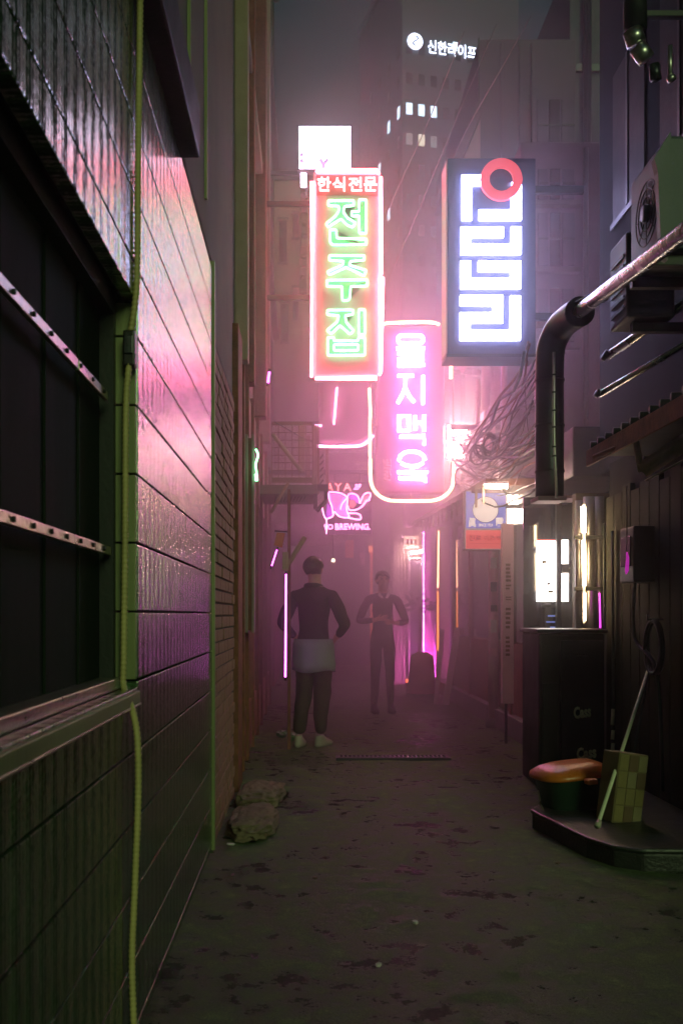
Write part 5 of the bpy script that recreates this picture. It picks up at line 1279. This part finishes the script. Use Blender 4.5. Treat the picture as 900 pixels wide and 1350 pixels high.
    o = bpy.data.objects.new('hair', me); COL.objects.link(o); o.parent = root; sm = o.modifiers.new('t', 'SOLIDIFY'); sm.thickness = .012
    # shoes
    for k in 'lr':
        an = Vector(pose[k]['ankle'])
        Ms = Matrix.Translation((an.x, an.y, 0)) @ Matrix.Rotation(pose[k].get('foot', 0), 4, 'Z')
        def rg(z, hx, y0, y1): return [(hx * math.copysign(abs(math.cos(t)) ** .8, math.cos(t)), (y0 + y1) / 2 + (y1 - y0) / 2 * math.copysign(abs(math.sin(t)) ** .8, math.sin(t)), z) for t in [2 * math.pi * i / 20 for i in range(20)]]
        lofted([rg(0, .042, -.19, .07), rg(.03, .048, -.195, .075), rg(.055, .042, -.15, .07), rg(.085, .038, -.06, .062), rg(.11, .036, -.035, .055)], Ms).build('shoe', shoem, root)
    if extra: extra(root)
    root.location = loc; root.rotation_euler = (0, 0, rz); root.scale = (scale,) * 3
    return root
M_SKIN = mat('skin', (.55, .34, .27), .55, var=.08, bump=.03)
M_JACK = mat('charcoal_jacket', (.016, .018, .019), .8, vs=20)
M_TROU = mat('brown_trousers', (.05, .035, .022), .8)
M_HAIR = mat('black_hair', (.012, .010, .010), .5)
M_SHIRT = mat('dark_slate_shirt', (.06, .055, .075), .75)
M_SHOE = mat('pale_trainer', (.36, .32, .30), .5)
M_APR = mat('pale_blue_cloth', (.22, .25, .30), .8, var=.15)
def neck_roll(root, m_):
    o = MB().tube([Vector((.072 * math.cos(t), .066 * math.sin(t) - .002, 1.492 + .012 * math.sin(t))) for t in [2 * math.pi * k / 24 for k in range(24)]], .021, 8, closed=True).build('collar', m_, None); o.parent = root
def apron(root):
    neck_roll(root, M_JACK)
    n = 40; rs = []
    for i, (z, hx, hy) in enumerate(((1.00, .185, .135), (.93, .20, .15), (.84, .205, .16), (.77, .21, .17), (.70, .205, .17))):
        rs.append([(hx * math.cos(t) * (1 + .03 * math.sin(7 * t + i) * i / 4), hy * math.sin(t) * (1 + .05 * math.sin(9 * t + 2 * i) * i / 4), z + .012 * math.sin(3 * t) * (i / 4)) for t in [2 * math.pi * k / n for k in range(n)]])
    m = MB(); vs = [p for r in rs for p in r]; fs = []
    for i in range(len(rs) - 1):
        for k in range(n): fs.append((i * n + k, i * n + (k + 1) % n, (i + 1) * n + (k + 1) % n, (i + 1) * n + k))
    o = m.add(vs, fs, True).build('pale_shirt_tail', M_APR, None); o.parent = root; s = o.modifiers.new('t', 'SOLIDIFY'); s.thickness = .005
poseA = {'l': dict(elbow=(-.34, .06, 1.13), wrist=(-.20, -.10, 1.02), dir=(.6, -.5, -.5), thumb=(.2, -.6, .7), knee=(-.07, -.05, .50), ankle=(-.08, .03, .11), foot=R(-12)),
         'r': dict(elbow=(.30, .05, 1.14), wrist=(.22, -.12, 1.00), dir=(-.5, -.5, -.6), thumb=(-.2, -.6, .7), knee=(.08, .02, .50), ankle=(.10, .12, .11), foot=R(10)), 'hem': .90}
pA = P(413, 985, 9.3)
person('person in charcoal jacket over pale shirt tail, standing left by the magenta tube', (pA.x, 9.3, .02), R(158), M_JACK, M_TROU, M_SKIN, M_SHOE, M_HAIR, poseA, 1.0, apron, 1.16, 1.4)
def collar(root):
    for s in (-1, 1):
        o = MB().add([(s * .012, -.105, 1.43), (s * .05, -.065, 1.515), (s * .075, -.075, 1.47), (s * .04, -.115, 1.425)], [(0, 1, 2, 3)]).build('collar', M_WHITE, None); o.parent = root
        sd = o.modifiers.new('t', 'SOLIDIFY'); sd.thickness = .006
poseB = {'l': dict(elbow=(-.30, .03, 1.14), wrist=(-.12, -.17, 1.16), dir=(.9, -.1, .25), thumb=(0, 0, 1), knee=(-.09, -.02, .50), ankle=(-.10, .03, .09)),
         'r': dict(elbow=(.31, .04, 1.13), wrist=(.13, -.19, 1.12), dir=(-.9, .0, .15), thumb=(0, 0, 1), knee=(.09, -.02, .50), ankle=(.11, .03, .09)), 'hem': .92}
pB = P(504, 940, 12.4)
person('person in dark slate shirt with white collar, arms folded, below the pink sign', (pB.x, 12.4, .02), R(8), M_SHIRT, M_JACK, M_SKIN, M_BLACK, M_HAIR, poseB, 1.0, collar)

# ------------------------------------------------------------------ distant tower
TD = 110.0
tw = thing('office_tower', 'distant dark office tower with a white lit company name near its top', 'tower', (0, 0, 0))
o0 = P(530, 810, TD); rot = -R(14)          # front face starts at the corner px 530 and recedes to the right
MT = Matrix.Translation((o0.x, TD, 0)) @ Matrix.Rotation(R(14), 4, 'Z')
kx = TD / FOC
W_ = 14.0
MB().box(0, W_, 0, 16, 0, 74, MT).build('wall', M_TOWER, tw)
ws = 17 * kx / math.cos(R(14)) * .98; fh = 3.35
z_ref = P(0, 142, TD).z - .6
wm = MB().box(0, .72, -.06, -.005, 0, 1.25); wmesh = wm.build('window', M_GLASS, tw); wmesh.matrix_world = Matrix.Identity(4)
def twin(x, z, m_=None, left=False):
    MM = MT @ (Matrix.Translation((x, 0, z)) if not left else Matrix.Translation((0, x, z)) @ Matrix.Rotation(R(-90), 4, 'Z'))
    o = MB().box(0, .72, -.06, -.005, 0, 1.25, MM).build('window', m_ or M_GLASS, tw)
    return o
lit = {(0, 0): E_WIN, (1, 0): E_WIN, (2, 0): E_WIN, (0, -1): emi('dim_office', (.6, .55, .6), .5), (1, -1): E_WINW, (2, -1): emi('dim_office', (.6, .55, .6), .5)}
bpy.data.objects.remove(wmesh)
for r in range(-13, 3):
    for c in range(9):
        twin(.45 + c * ws, z_ref + r * fh, lit.get((c, r)))
for r in range(-10, 3):
    for c in range(4):
        twin(1.5 + c * 3.4, z_ref + r * fh, E_WIN if (r, c) in ((0, 0), (0, 1), (-1, 2), (-3, 1), (-3, 3)) else None, True)
ld = MB().cyl((0, 0, 0), (0, -1, 0), 10.5 * kx, .15, 32).build('logo_disc', E_TOWER, tw)
lc = 1.25 + 1.35
zc = P(0, 55, TD).z
ld.matrix_parent_inverse = Matrix.Identity(4); ld.matrix_basis = MT @ Matrix.Translation((1.45, -.1, zc + .2))
MB().tube([MT @ Vector((1.45 + .30 * math.sin(t * 2.4), -.32, zc + .2 + .42 * t)) for t in [-1.3 + .2 * k for k in range(14)]], .07, 6).build('logo_mark', mat('logo_blue', (.12, .16, .5), .5), tw)
text('company_name', '신한라이프', 2.95, 8.75, zc - .85, zc + .62, -.12, E_TOWER, tw, .1, .004, MT)
MB().box(-.3, W_ + .3, -.3, 16.3, 74.01, 75, MT).build('parapet', M_TOWER, tw)
o = MB().box(.0, .5, -.08, -.005, z_ref + fh * .7 + 5.4, z_ref + fh * .7 + 6.4, MT @ Matrix.Translation((6.0, 0, 0))).build('lit_slot', E_WIN, tw)

# ------------------------------------------------------------------ night haze, then mist added for glow
hz = bpy.data.materials.new('night_mist'); hz.use_nodes = True; n_ = hz.node_tree; n_.nodes.clear()
ou = n_.nodes.new('ShaderNodeOutputMaterial'); pv = n_.nodes.new('ShaderNodeVolumePrincipled')
pv.inputs['Color'].default_value = (.95, .93, .95, 1); pv.inputs['Density'].default_value = .0032; pv.inputs['Anisotropy'].default_value = .8
n_.links.new(pv.outputs[0], ou.inputs['Volume'])
MB().box(-70, 80, -12, 150, -1, 78).build('haze', hz, kind='stuff')

ms = bpy.data.materials.new('glow_mist'); ms.use_nodes = True; n_ = ms.node_tree; n_.nodes.clear()  # local mist volumes added to spread a pink glow round the signs
ou = n_.nodes.new('ShaderNodeOutputMaterial'); pv = n_.nodes.new('ShaderNodeVolumePrincipled')
pv.inputs['Color'].default_value = (.96, .94, .96, 1); pv.inputs['Density'].default_value = .024; pv.inputs['Anisotropy'].default_value = .5
n_.links.new(pv.outputs[0], ou.inputs['Volume'])
for k, (c, r_) in enumerate((((.95, 13, 3.4), (3.3, 7.4, 5.6)), ((.95, 13, 3.3), (3.1, 6.8, 4.8)), ((.95, 12.9, 3.2), (2.8, 6.2, 4.0)), ((.95, 12.9, 3.2), (2.5, 5.5, 3.3)), ((1.0, 13.0, 3.3), (2.2, 4.9, 2.7)), ((1.1, 13.2, 3.4), (1.9, 4.3, 2.1)), ((1.1, 13.2, 3.4), (1.5, 3.6, 1.6)), ((.6, 10.3, 1.6), (1.5, 3.0, 1.7)))):
    bm = bmesh.new(); bmesh.ops.create_icosphere(bm, subdivisions=5, radius=1)
    for v in bm.verts: v.co = Vector((c[0] + v.co.x * r_[0], c[1] + v.co.y * r_[1], max(.045 + .004 * k, c[2] + v.co.z * r_[2])))
    me = bpy.data.meshes.new('glow_mist'); bm.to_mesh(me); bm.free(); me.materials.append(ms)
    for p in me.polygons: p.use_smooth = True
    o = bpy.data.objects.new('glow_mist', me); COL.objects.link(o); tag(o, kind='stuff')
